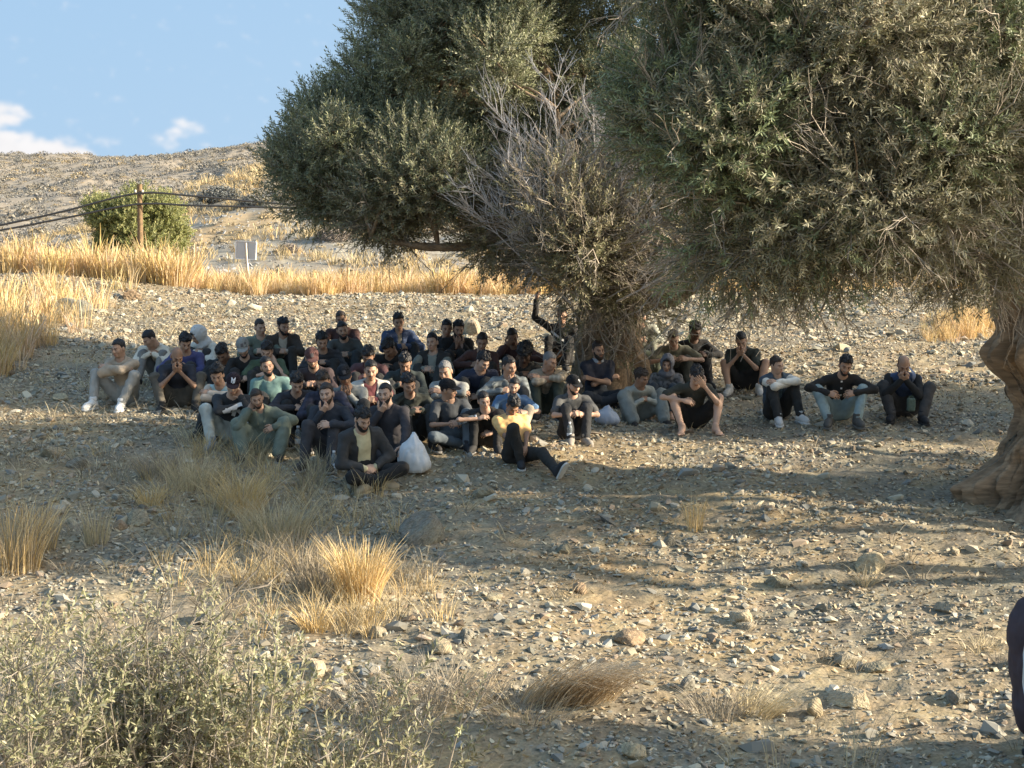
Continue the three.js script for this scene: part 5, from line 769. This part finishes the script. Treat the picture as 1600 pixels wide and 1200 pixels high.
// right-hand men, well apart
person(1408, 567, { skin: 'tan', hair: 'fringe', beard: 'full', shirt: '#2c4a86', sleeveColor: '#15171b', trousers: '#3b3b40', legLoose: 0.018, shoes: '#1d1d20', sole: '#2a2a2a', hands: 'mouth', lean: 20, nod: 22, spread: 0.24, foot: 0.5, after: (t, J, f) => {
  strokes(f.shirt, J.chest.clone(), V(1, 0, 0), V(0, 1, 0), V(0, 0, 1), [[0.12, -0.12, 0.12, 0.14]], 0.022, 0.006, std(hex('#7d8496'), { side: THREE.DoubleSide }), f.shirtMesh, 'stripe'); } }, 'bald bearded man in blue and black sweater, farthest right of the seated men');
person(1320, 567, { skin: 'tan', hair: 'thick', beard: 'short', shirt: '#17171a', trousers: '#7f9bad', shoes: '#4e4c48', sole: '#6a6862', hands: 'drop', lean: 18, nod: 10, spread: 0.22, foot: 0.5, after: (t, J, f) => { for (let i = 0; i < 4; i++) strokes(f.shirt, J.chest.clone().add(V(0, 0.06 - i * 0.09, 0)), V(1, 0, 0), V(0, 1, 0), V(0, 0, 1), [[-0.012, 0, 0.012, 0]], 0.011, 0.006, whiteInk, f.shirtMesh, 'button'); } }, 'dark-haired bearded man in black buttoned shirt and pale blue jeans');
person(1216, 568, { pattern: 'check', size: 0.96, skin: 'light', hair: 'short', hairColor: 'brown', shirt: '#55728a', sleeveColor: '#e4e4e2', jacket: '#39506f', vest: true, trousers: '#23262a', shoes: '#c9c7c2', sole: '#dddbd6', hands: 'arms', lean: 12, nod: 4, look: 24, yaw: 8, spread: 0.2, foot: 0.46 }, 'man with white sleeves and denim waistcoat resting crossed arms on his knees');
person(1160, 528, { skin: 'tan', hair: 'short', shirt: '#25302c', sleeve: 'short', trousers: '#17171a', leg: 'shorts', shoes: '#b8b5ae', sole: '#57544f', hands: 'mouth', lean: 16, nod: 18, spread: 0.26, foot: 0.5 }, 'man in dark green T-shirt and black shorts with hands clasped at his mouth');
person(1086, 584, { skin: 'light', hair: 'thick', shirt: '#33362c', sleeve: 'short', trousers: '#121214', leg: 'shorts', shoes: null, hands: ['drop', 'brow'], lean: 24, nod: 34, spread: 0.26, foot: 0.5 }, 'barefoot man in black shorts hiding his bowed face behind one hand');
person(1087, 515, { skin: 'dark', hair: 'curly', shirt: '#15161a', trousers: '#1f2024', hands: ['lap', 'each'], lean: 8, nod: 6, yaw: 12, look: 14 }, 'dark-skinned man in black long-sleeved top left of the man in shorts');
person(1041, 567, { pattern: 'camo', skin: 'tan', hair: 'thick', shirt: '#5b5b62', hood: '#66666b', trousers: '#26364d', shoes: null, hands: 'lap', lean: 12, nod: 6, size: 0.9 }, 'youth in grey hooded top with the hood up');
person(1000, 588, { size: 0.9, skin: 'brown', hair: 'curly', hairColor: 'brown', shirt: '#98a3a8', trousers: '#7b868c', legLoose: 0.038, tunic: true, shoes: '#2c2824', sole: '#3d382f', hands: 'clasp', lean: 24, nod: 2, yaw: 8, look: 40, spread: 0.3, foot: 0.46 }, 'laughing curly-haired man in loose pale grey shirt and wide grey trousers');
person(933, 546, { skin: 'tan', hair: 'short', hairColor: 'brown', beard: 'full', shirt: '#1d2440', sleeve: 'short', collar: '#aab0b8', trousers: '#1d2a40', hands: 'fold', lean: 0, nod: 2, legs: 'cross' }, 'smiling bearded man in navy polo shirt with folded arms against the trunk');
person(1003, 492, { skin: 'tan', hair: 'short', cap: '#4b4a42', shirt: '#9aa19a', trousers: '#565a4c', hands: 'knees', lean: 6, nod: 0, look: 25 }, 'person in dull cap and pale shirt half hidden behind the trunk');
person(1052, 524, { skin: 'light', hair: 'short', hairColor: 'brown', shirt: '#6d6f5b', sleeve: 'short', trousers: '#3c4038', hands: ['each', 'each'], lean: 18, nod: 20, look: 20 }, 'person in olive top behind the hooded youth');
person(876, 492, { skin: 'brown', hair: 'short', shirt: '#121216', trousers: '#141416', hands: ['up', 'lap'], lean: -4, nod: 0, yaw: 14, after: (t, J, f) => strokes(f.shirt, J.chest.clone(), V(1, 0, 0), V(0, 1, 0), V(0, 0, 1), [[-0.16, 0.06, 0.12, -0.12]], 0.016, 0.006, whiteInk, f.shirtMesh, 'stripe') }, 'person in black raising an arm beside the trunk');
// right front
person(893, 600, { size: 0.92, skin: 'light', hair: 'short', cap: '#16171a', emblem: emblemTick, beard: 'stubble', shirt: '#4b4f57', sleeve: 'short', trousers: '#232730', shoes: '#8d857a', sole: '#b7b1a6', hands: 'clasp', lean: 12, nod: 8, look: 10, spread: 0.13, foot: 0.42 }, 'man in black cap and grey T-shirt with hands clasped over his knees');
person(857, 562, { pattern: 'check', skin: 'tan', hair: 'buzz', hairColor: 'grey', shirt: '#a89c85', sleeve: 'rolled', jacket: '#8d826c', vest: true, trousers: '#2f3b30', hands: 'arms', lean: 16, nod: 4, look: 38, yaw: 10 }, 'shaven-headed man in beige shirt looking right');
person(820, 551, { skin: 'dark', hair: 'afro', shirt: '#16181a', trousers: '#1b1b1d', hands: 'knees', lean: 22, nod: 30, look: -20 }, 'person with a large mop of black hair, face down');
person(801, 523, { skin: 'brown', hair: 'short', hairColor: 'brown', shirt: '#5b3630', trousers: '#2b2727', hands: ['brow', 'each'], lean: 14, nod: 14 }, 'man in reddish brown holding a hand to his brow');
person(796, 570, { pattern: 'stripe', skin: 'tan', hair: 'short', shirt: '#6c7886', trousers: '#2c3038', hands: ['each', 'chin'], lean: 14, nod: 10, look: 18 }, 'man in grey-blue shirt with a hand at his chin behind the blue T-shirt');
person(803, 602, { size: 0.84, skin: 'light', hair: 'short', beard: 'short', shirt: '#4573b5', sleeve: 'short', trousers: '#a39a88', shoes: '#4a4742', hands: ['lap', [0.24, 0.42, 0.34]], lean: 8, nod: 4, spread: 0.24, legs: ['fold', 'up'], foot: 0.46 }, 'bearded man in bright blue T-shirt and beige trousers');
person(801, 636, { skin: 'brown', hair: 'thick', shirt: '#efb800', sleeve: 'short', trousers: '#22211f', shoes: '#2a2a2c', sole: '#c9c7c0', hands: 'lap', lean: -30, nod: 46, size: 0.92, yaw: 16, legs: ['up', 'ext'], ext: 0.1, foot: 0.28, spread: 0.02 }, 'person in yellow shirt lying back against the man in blue, one knee raised');
person(757, 622, { size: 0.88, skin: 'light', hair: 'short', shirt: '#131316', sleeve: 'short', trousers: '#161618', hands: ['drop', 'lap'], lean: 28, nod: 6, look: 8, spread: 0.2, foot: 0.42 }, 'young man in black T-shirt left of the yellow shirt');
person(754, 562, { skin: 'light', hair: 'thick', shirt: '#1d2a52', sleeve: 'short', trousers: '#23262e', hands: [[-0.2, 0.14, 0.25], 'lap'], lean: 18, tilt: 6, nod: 20, look: 30, yaw: 10 }, 'black-haired youth in navy T-shirt leaning to look down right');
person(750, 532, { skin: 'tan', hair: 'short', hairColor: 'brown', shirt: '#5d3a31', trousers: '#38332f', hands: ['each', 'chin'], lean: 14, nod: 16 }, 'man in maroon shirt with knuckles at his chin');
person(712, 513, { skin: 'tan', hair: 'thick', beard: 'full', shirt: '#a58578', jacket: '#17171a', trousers: '#25252a', hands: 'chin', lean: 8, nod: 4, look: 8 }, 'bearded man in black jacket over pink-brown shirt in the back row');
person(694, 511, { skin: 'tan', hair: 'short', shirt: '#2b2f38', trousers: '#25252a', hands: 'knees', lean: 10, nod: 8 }, 'man half hidden behind the left shoulder of the black-jacketed bearded man');
person(672, 534, { skin: 'light', hair: 'short', shirt: '#838a86', jacket: '#2a2b2e', vest: true, trousers: '#2f3336', hands: 'knees', lean: 8, nod: 2 }, 'young man in grey sweatshirt with dark collar, looking ahead');
person(622, 502, { skin: 'tan', hair: 'thick', shirt: '#7f7c72', jacket: '#2e4780', gap: 0.03, trousers: '#272a33', hands: 'knees', lean: 6, nod: 4 }, 'black-haired man in blue jacket, tallest in the back row');
person(606, 540, { skin: 'brown', hair: 'thick', shirt: '#101013', trousers: '#17181b', hands: 'knees', lean: 24, nod: 34, look: -30 }, 'person all in black with head bowed below the man in the blue jacket');
person(631, 563, { skin: 'brown', hair: 'thick', shirt: '#24343a', trousers: '#22252a', hands: 'knees', lean: 20, nod: 22 }, 'man with heavy black fringe looking down, behind the grey-haired man');
person(697, 578, { skin: 'tan', hair: 'short', hairColor: 'grey', shirt: '#8a8f94', sleeve: 'rolled', trousers: '#2f3338', hands: ['arms', 'arms'], lean: 18, nod: 8 }, 'grey-haired man resting his forearm on his knees behind the black cap');
const bottleMan = person(702, 606, { size: 0.94, skin: 'tan', hair: 'short', cap: '#17181b', shirt: '#3a414f', sleeve: 'short', trousers: '#4d5c70', shoes: '#26262a', hands: 'hold', lean: 10, nod: 2, look: 48, yaw: 12, legs: ['cross', 'up'], foot: 0.46 }, 'man in black cap and slate T-shirt turned right, holding a bottle');
person(640, 596, { pattern: 'camo', skin: 'tan', hair: 'thick', shirt: '#2d332b', trousers: '#25282a', hands: 'knees', lean: 18, nod: 16, look: 12 }, 'man in dark camouflage-green top behind the charcoal sweater');
// left front
person(607, 613, { size: 1.04, legs: 'cross', skin: 'light', hair: 'buzz', beard: 'short', shirt: '#2d2b37', trousers: '#27262e', shoes: '#26262a', hands: ['mouth', 'each'], lean: 2, nod: -2, spread: 0.24, foot: 0.46 }, 'man in charcoal sweater with a hand at his mouth beside the white sack');
person(571, 650, { skin: 'light', hair: 'thick', beard: 'full', shirt: '#cfc893', jacket: '#33363d', gap: 0.075, trousers: '#131418', shoes: '#b3a286', sole: '#c9b690', hands: 'lap', legs: 'cross', lean: 10, nod: 24, look: 12, yaw: 14 }, 'bearded man in open jacket over pale yellow shirt, sitting cross-legged in front');
person(518, 613, { skin: 'light', hair: 'short', hairColor: 'brown', beard: 'short', shirt: '#262d40', trousers: '#333440', shoes: '#3c3832', hands: ['mouth', 'each'], lean: 8, nod: -6, spread: 0.2, foot: 0.48 }, 'man in dark navy shirt with head tipped back and a fist at his mouth');
person(468, 593, { skin: 'light', hair: 'thick', shirt: '#272a3a', trousers: '#17181c', shoes: '#2a2825', hands: ['drop', 'each'], lean: 16, nod: 22, spread: 0.2, foot: 0.48 }, 'man with thick black hair in navy hoodie looking down');
person(404, 619, { size: 0.93, skin: 'tan', hair: 'short', hairColor: 'brown', beard: 'stubble', shirt: '#66756a', jacket: '#5c6b61', gap: 0.03, tunic: true, trousers: '#66756a', legLoose: 0.035, shoes: '#3a332b', hands: ['cheek', 'drop'], lean: 12, tilt: -6, nod: 4, cock: -10, spread: 0.28, foot: 0.44 }, 'man in green-grey loose suit resting his head on his hand');
person(362, 596, { skin: 'light', hair: 'short', cap: '#2a1c22', emblem: emblemNY, shirt: '#232833', trousers: '#a9b3b6', shoes: '#8b8f92', hands: ['arms', 'cheek'], watch: 1, lean: 16, nod: 10, look: 6, spread: 0.24, foot: 0.42, after: (t, J, f) => strokes(f.shirt, J.chest.clone().add(V(0.04, -0.02, 0)), V(1, 0, 0), V(0, 1, 0), V(0, 0, 1), [[-0.11, 0.0, 0.1, 0.09], [-0.1, -0.02, 0.0, -0.02], [-0.02, -0.09, 0.03, 0.06], [0.02, 0.01, 0.1, -0.09], [-0.09, 0.03, -0.03, 0.0]], 0.022, 0.006, whiteInk, f.shirtMesh, 'print') }, 'man in dark cap with white emblem and dark sweater with bold white print');
person(337, 584, { skin: 'tan', hair: 'curly', shirt: '#9fc4d6', sleeveColor: '#cdb59a', trousers: '#1b1c20', hands: 'arms', lean: 18, nod: 18, look: 12 }, 'curly-haired man in pale blue top with bare forearms, left of the emblem cap');
person(277, 553, { skin: 'brown', hair: 'bald', beard: 'short', shirt: '#20263a', sleeve: 'short', trousers: '#504c42', shoes: '#2e2b27', hands: 'mouth', lean: 18, nod: 18, spread: 0.27, foot: 0.46 }, 'shaven-headed man in navy T-shirt and olive-brown trousers with hands joined at his chin');
person(289, 534, { skin: 'tan', hair: 'curly', shirt: '#3a3f8a', trousers: '#2a2c36', hands: 'knees', lean: 18, nod: 20, look: 30 }, 'dark curly-haired person in violet-blue top behind the shaven-headed man');
person(188, 543, { skin: 'tan', hair: 'short', shirt: '#a89880', sleeve: 'long', loose: 0.022, trousers: '#9b9c9d', shoes: '#d9d8d4', sole: '#e6e5e0', hands: 'arms', lean: 12, nod: 6, spread: 0.27, foot: 0.46 }, 'man in tan shirt, pale grey trousers and white sneakers, leftmost of the group');
person(235, 526, { skin: 'tan', hair: 'short', shirt: '#d6cfbf', trousers: '#76787c', hands: 'knees', lean: 34, nod: 26, look: -40, yaw: -25 }, 'man in cream sweater bent forward behind the leftmost man');
person(313, 519, { skin: 'tan', hair: 'thick', shirt: '#d0cfc9', hood: '#c9c8c4', trousers: '#2b2b30', hands: 'knees', lean: 26, nod: 20, look: -20, yaw: -10 }, 'person in white hooded sweater with the hood up');
person(383, 541, { skin: 'light', hair: 'short', cap: '#8d8d88', emblem: emblemPatch, beard: 'short', shirt: '#18191d', trousers: '#1d1e22', hands: 'clasp', lean: 16, nod: 14 }, 'bearded man in faded grey cap and black sweater');
person(410, 508, { skin: 'light', hair: 'buzz', hairColor: 'brown', shirt: '#6b7a6e', trousers: '#4a4d4a', hands: 'knees', lean: 10, nod: 2, look: 25 }, 'man in grey-green shirt with cropped hair at the back, right of the white hood');
person(446, 508, { skin: 'tan', hair: 'thick', beard: 'short', shirt: '#b4aea0', jacket: '#3c3227', trousers: '#2a2723', hands: 'knees', lean: 8, nod: 2, look: 30, yaw: 10 }, 'bearded man in dark brown jacket looking right in the back row');
person(421, 545, { skin: 'light', hair: 'thick', shirt: '#3f5a3f', sleeve: 'short', trousers: '#25282a', hands: ['knees', 'cheek'], lean: 16, nod: 20 }, 'dark-haired man leaning his cheek on his hand above the teal T-shirt');
person(421, 571, { skin: 'tan', hair: 'short', beard: 'short', shirt: '#5f8a90', sleeve: 'short', trousers: '#26292f', hands: 'lap', lean: 6, nod: -2 }, 'man in teal T-shirt in the middle of the left half');
person(492, 556, { skin: 'tan', hair: 'short', hairColor: 'brown', cap: '#5d3f3b', emblem: emblemPatch, beard: 'short', beardColor: 'brown', shirt: '#3a2a30', trousers: '#25262a', hands: 'knees', lean: 16, nod: 14, look: 16 }, 'man in faded maroon cap with reddish beard');
person(505, 531, { pattern: 'stripe', skin: 'tan', hair: 'thick', shirt: '#2a2c36', trousers: '#25262a', hands: 'knees', lean: 18, nod: 20, look: 20 }, 'dark-haired man bowed behind the maroon cap');
person(511, 592, { pattern: 'check', skin: 'tan', hair: 'thick', hairColor: 'brown', shirt: '#23284a', trousers: '#25262a', hands: 'knees', lean: 18, nod: 16 }, 'brown-haired man in deep blue top just behind the man with his head tipped back');
person(543, 585, { skin: 'brown', hair: 'short', cap: '#1c1d22', emblem: emblemPatch, shirt: '#8d949a', trousers: '#25262a', hands: 'chin', lean: 16, nod: 10 }, 'man in black cap and grey shirt left of the moustached man');
person(582, 577, { skin: 'tan', hair: 'short', beard: 'mustache', shirt: '#6b2b34', jacket: '#b9bcc0', vest: true, gap: 0.07, trousers: '#2b2b30', hands: 'knees', lean: 10, nod: 4 }, 'moustached man in dark red shirt and pale grey waistcoat');
person(539, 514, { skin: 'tan', hair: 'short', beard: 'full', shirt: '#4a4d4e', trousers: '#2b3540', hands: 'knees', lean: 6, nod: 2, look: 10 }, 'bearded man in dark grey sweater in the back row');
person(534, 498, { skin: 'brown', hair: 'short', hairColor: 'brown', shirt: '#4a2a24', sleeve: 'rolled', trousers: '#25262a', hands: 'knees', lean: 4, nod: 0, k: 1.1 }, 'man in rust-brown shirt half hidden behind the dark grey sweater');
person(574, 552, { skin: 'brown', hair: 'thick', shirt: '#57343b', trousers: '#25262a', hands: 'knees', lean: 20, nod: 24 }, 'man with dark hair over his brow in dull wine-red top');
person(349, 548, { skin: 'brown', hair: 'thick', shirt: '#1b1c21', trousers: '#1b1c21', hands: 'knees', lean: 24, nod: 34, look: -20 }, 'person in black curled forward left of the faded grey cap');

const HELD = bottleMan.t.localToWorld(bottleMan.J.wri[1].clone().add(V(0, 0.02, 0.06)));
// ---------------------------------------------------------------- bags, bottles and the person at the right edge
function sack(u, v, w, h, dpt, color, label, seed, name = 'plastic_bag') {
  const b = hit(u, v), f = new Field(V(-w, -0.05, -dpt), V(w, h * 1.3, dpt), 0.014); f.ell(V(0, h * 0.36, 0), [w * 0.5, h * 0.46, dpt * 0.5], 0.03).cap(V(0, h * 0.6, 0), V(w * 0.05, h, 0), w * 0.22, w * 0.06, 0.08).ell(V(w * 0.2, h * 0.2, 0.02), [w * 0.4, h * 0.26, dpt * 0.42], 0.05);
  f.all((x, y, z, d) => (Math.abs(d) < 0.08 ? Math.max(d + 0.008 * (1 - 2 * Math.abs(n3(x * 11 + seed, y * 4, z * 11))) + 0.003 * n3(x * 30, y * 18 + seed, z * 30), -0.01 - y) : d));
  const m = top(name, f.mesh(), new THREE.MeshPhysicalMaterial({ color, roughness: 0.45, transmission: 0.25, thickness: 0, side: THREE.DoubleSide }), label, 'bag'); m.position.copy(b).add(V(0, 0.01, 0)); return m;
}
sack(645, 738, 0.30, 0.38, 0.26, hex('#f2f1ee'), 'bulging white plastic sack beside the man in the charcoal sweater', 3);
sack(948, 664, 0.26, 0.2, 0.2, hex('#b9c0cc'), 'pale plastic bag behind the wide grey trousers', 7);
{ const b = hit(1416, 658), f = new Field(V(-0.12, -0.05, -0.1), V(0.12, 0.32, 0.1), 0.01); f.all((x, y, z) => Math.hypot(Math.max(0, Math.abs(x) - 0.045), Math.max(0, Math.abs(y - 0.13) - 0.09), Math.max(0, Math.abs(z) - 0.02)) - 0.03 + 0.006 * n3(x * 15, y * 15, z * 15)); const t = thing('pouch', b.clone().add(V(0, 0.12, 0.22)), 'small sage green pouch hanging between the knees of the bald bearded man', 'bag'); t.scale.setScalar(0.62); part('bag', f.mesh(), std(hex('#56655a')), t); part('strap', new THREE.TorusGeometry(0.045, 0.008, 6, 20, Math.PI), std(hex('#4c5f51')), t).position.set(0, 0.24, 0); }
function bottle(pos, h, label, turn = [0, 0, 0]) {
  const t = thing('water_bottle', pos, label, 'bottle', 'clear plastic water bottles'), s = h / 0.24; t.rotation.set(...turn);
  const prof = [[0, 0], [0.028, 0], [0.033, 0.006], [0.033, 0.05], [0.030, 0.056], [0.033, 0.062], [0.033, 0.11], [0.030, 0.116], [0.033, 0.122], [0.033, 0.165], [0.026, 0.19], [0.013, 0.21], [0.0125, 0.225]].map(([x, y]) => new THREE.Vector2(x * s, y * s));
  part('shell', new THREE.LatheGeometry(prof, 20), new THREE.MeshPhysicalMaterial({ color: 0xe8f2f6, roughness: 0.08, transmission: 0.85, thickness: 0, ior: 1.4 }), t);
  const c = part('cap', new THREE.CylinderGeometry(0.0155 * s, 0.0155 * s, 0.018 * s, 16), std(lin(0.75, 0.78, 0.82), { roughness: 0.5 }), t); c.position.y = 0.226 * s;
  const l = part('paper_band', new THREE.CylinderGeometry(0.0337 * s, 0.0337 * s, 0.045 * s, 20, 1, true), std(lin(0.55, 0.62, 0.7), { side: THREE.DoubleSide }), t); l.position.y = 0.087 * s;
}
bottle(hit(466, 704).add(V(0, 0.005, 0)), 0.26, 'clear water bottle standing by the man in the navy hoodie');
bottle(hit(522, 742).add(V(0, 0.005, 0)), 0.24, 'water bottle standing at the knee of the cross-legged front man');
bottle(hit(890, 692).add(V(0, 0.005, 0)), 0.22, 'water bottle between the feet of the man in the grey T-shirt');
{ const h = HELD; bottle(h.clone().add(V(-0.02, 0.0, 0.03)), 0.21, 'water bottle in the hands of the man turned right', [0.2, 0, -1.2]); }
{ // olive rucksack behind the hooded youth
  const b = hit(1008, 588), f = new Field(V(-0.3, -0.1, -0.2), V(0.3, 0.45, 0.2), 0.014); f.all((x, y, z) => Math.hypot(Math.max(0, Math.abs(x) - 0.14), Math.max(0, Math.abs(y - 0.18) - 0.1), Math.max(0, Math.abs(z) - 0.05)) - 0.06 + 0.012 * n3(x * 7, y * 7, z * 7));
  const t = thing('rucksack', b, 'olive rucksack lying between the trunk and the hooded youth', 'rucksack'), m = std(hex('#565c4d')); part('bag', f.mesh(), m, t); const pk = part('pocket', new THREE.SphereGeometry(1, 20, 14).scale(0.13, 0.09, 0.05), std(hex('#4c5244')), t); pk.position.set(0, 0.13, 0.1); for (const s of [-1, 1]) { const st = part('strap', new THREE.TorusGeometry(0.12, 0.014, 6, 24, Math.PI), std(hex('#2b2c28')), t); st.position.set(s * 0.1, 0.26, -0.02); st.rotation.y = Math.PI / 2; }
}
{ // cigarette-pack sized litter is left out; the crouching person cut by the right edge
  const P = hit(1642, 1192), t = thing('person', P, 'crouching person in dark purple jacket with white piping, cut off by the right edge', 'person', 'people sitting under the olive trees'); t.rotation.y = 1.42; t.scale.setScalar(1.06);
  const J = { pel: V(0, 0.34, -0.04), wai: V(0, 0.52, -0.07), che: V(0, 0.71, -0.07), nec: V(0, 0.86, 0.0), head: V(0, 1.03, 0.07) }, lo = V(-0.5, -0.1, -0.5), hi = V(0.5, 1.3, 0.7), fr = V(0, -0.1, 1).normalize();
  const S = {}; for (const s of [-1, 1]) { S[s] = { sh: V(s * 0.19, 0.8, -0.03), hip: V(s * 0.1, 0.33, -0.03), ank: V(s * 0.15, 0.09, -0.04), wri: V(s * 0.06, 0.52, 0.42) }; S[s].knee = ik(S[s].hip, S[s].ank, 0.43, 0.42, V(s * 0.3, 0.7, 1)); S[s].elb = ik(S[s].sh, S[s].wri, 0.285, 0.265, V(s, -0.4, 0)); }
  const body = (f, e) => f.cap(J.pel, J.wai, 0.15 + e, 0.145 + e, 0.04, fr, 1.2).cap(J.wai, J.che, 0.145 + e, 0.16 + e, 0.05, fr, 1.2).cap(J.che, J.nec, 0.155 + e, 0.07 + e, 0.05, fr, 1.2);
  const bf = new Field(lo, hi, 0.02); body(bf, -0.01); bf.cap(J.nec, J.head, 0.06, 0.055, 0.03); const tf = new Field(lo, hi, 0.016), jf = new Field(lo, hi, 0.014); body(jf, 0.02); jf.cap(J.pel, V(0, 0.29, -0.07), 0.165, 0.15, 0.04, fr, 1.2); tf.cap(J.pel, J.wai, 0.15, 0.14, 0.03, fr, 1.2);
  const bits = []; for (const s of [-1, 1]) { const q = S[s]; bf.cap(q.sh, q.elb, 0.05, 0.04, 0.03).cap(q.elb, q.wri, 0.04, 0.03, 0.02).cap(q.hip, q.knee, 0.08, 0.055, 0.03).cap(q.knee, q.ank, 0.054, 0.036, 0.02); tf.cap(q.hip, q.knee, 0.105, 0.078, 0.03).cap(q.knee, q.ank, 0.078, 0.062, 0.03); jf.cap(V(s * 0.05, 0.84, 0.0), q.sh, 0.08, 0.085, 0.05).cap(q.sh, q.elb, 0.078, 0.066, 0.03).cap(q.elb, q.wri, 0.066, 0.048, 0.02); bits.push(withColor(put(handCurled, basis(q.wri.clone().sub(q.elb), V(-s, -0.5, 0)), q.wri, s < 0))); const sh = part('shoe', put(shoeGeo, new THREE.Matrix4(), q.ank), std(hex('#19191c')), t); part('sole', put(soleGeo, new THREE.Matrix4(), q.ank), std(hex('#2a2a2c')), sh); }
  const wr = (f, a, k) => f.all((x, y, z, d) => (Math.abs(d) < 0.06 ? d + a * n3(x * k, y * k * 0.7, z * k) + a * 0.5 * n3(x * k * 2.2, y * k * 2, z * k * 2.2) : d)); wr(tf, 0.009, 9); wr(jf, 0.010, 7);
  const hm = new THREE.Matrix4().makeRotationX(0.3); part('body', mergeGeometries([withColor(bf.mesh()), put(headGeo, hm, J.head), ...bits]), skinMats.tan, t); part('trousers', tf.mesh(dye(5)), clothMat('#121214'), t); const jm = part('jacket', jf.mesh(dye(8)), clothMat('#3d3040'), t); const hr = part('hair', hairs.short, hairMats.black, t); hr.position.copy(J.head); hr.quaternion.setFromRotationMatrix(hm);
  strokes(jf, V(0, 0.55, 0), V(0, 0, 1), V(0, 1, 0), V(-1, 0, 0), [[-0.15, 0.2, -0.165, 0.05], [-0.165, 0.05, -0.165, -0.1], [-0.165, -0.1, -0.15, -0.2]], 0.004, 0.004, whiteInk, jm, 'piping');
}
scene.traverse((o) => { if (o.isMesh) { o.castShadow = true; o.receiveShadow = true; } });
renderer.render(scene, camera);
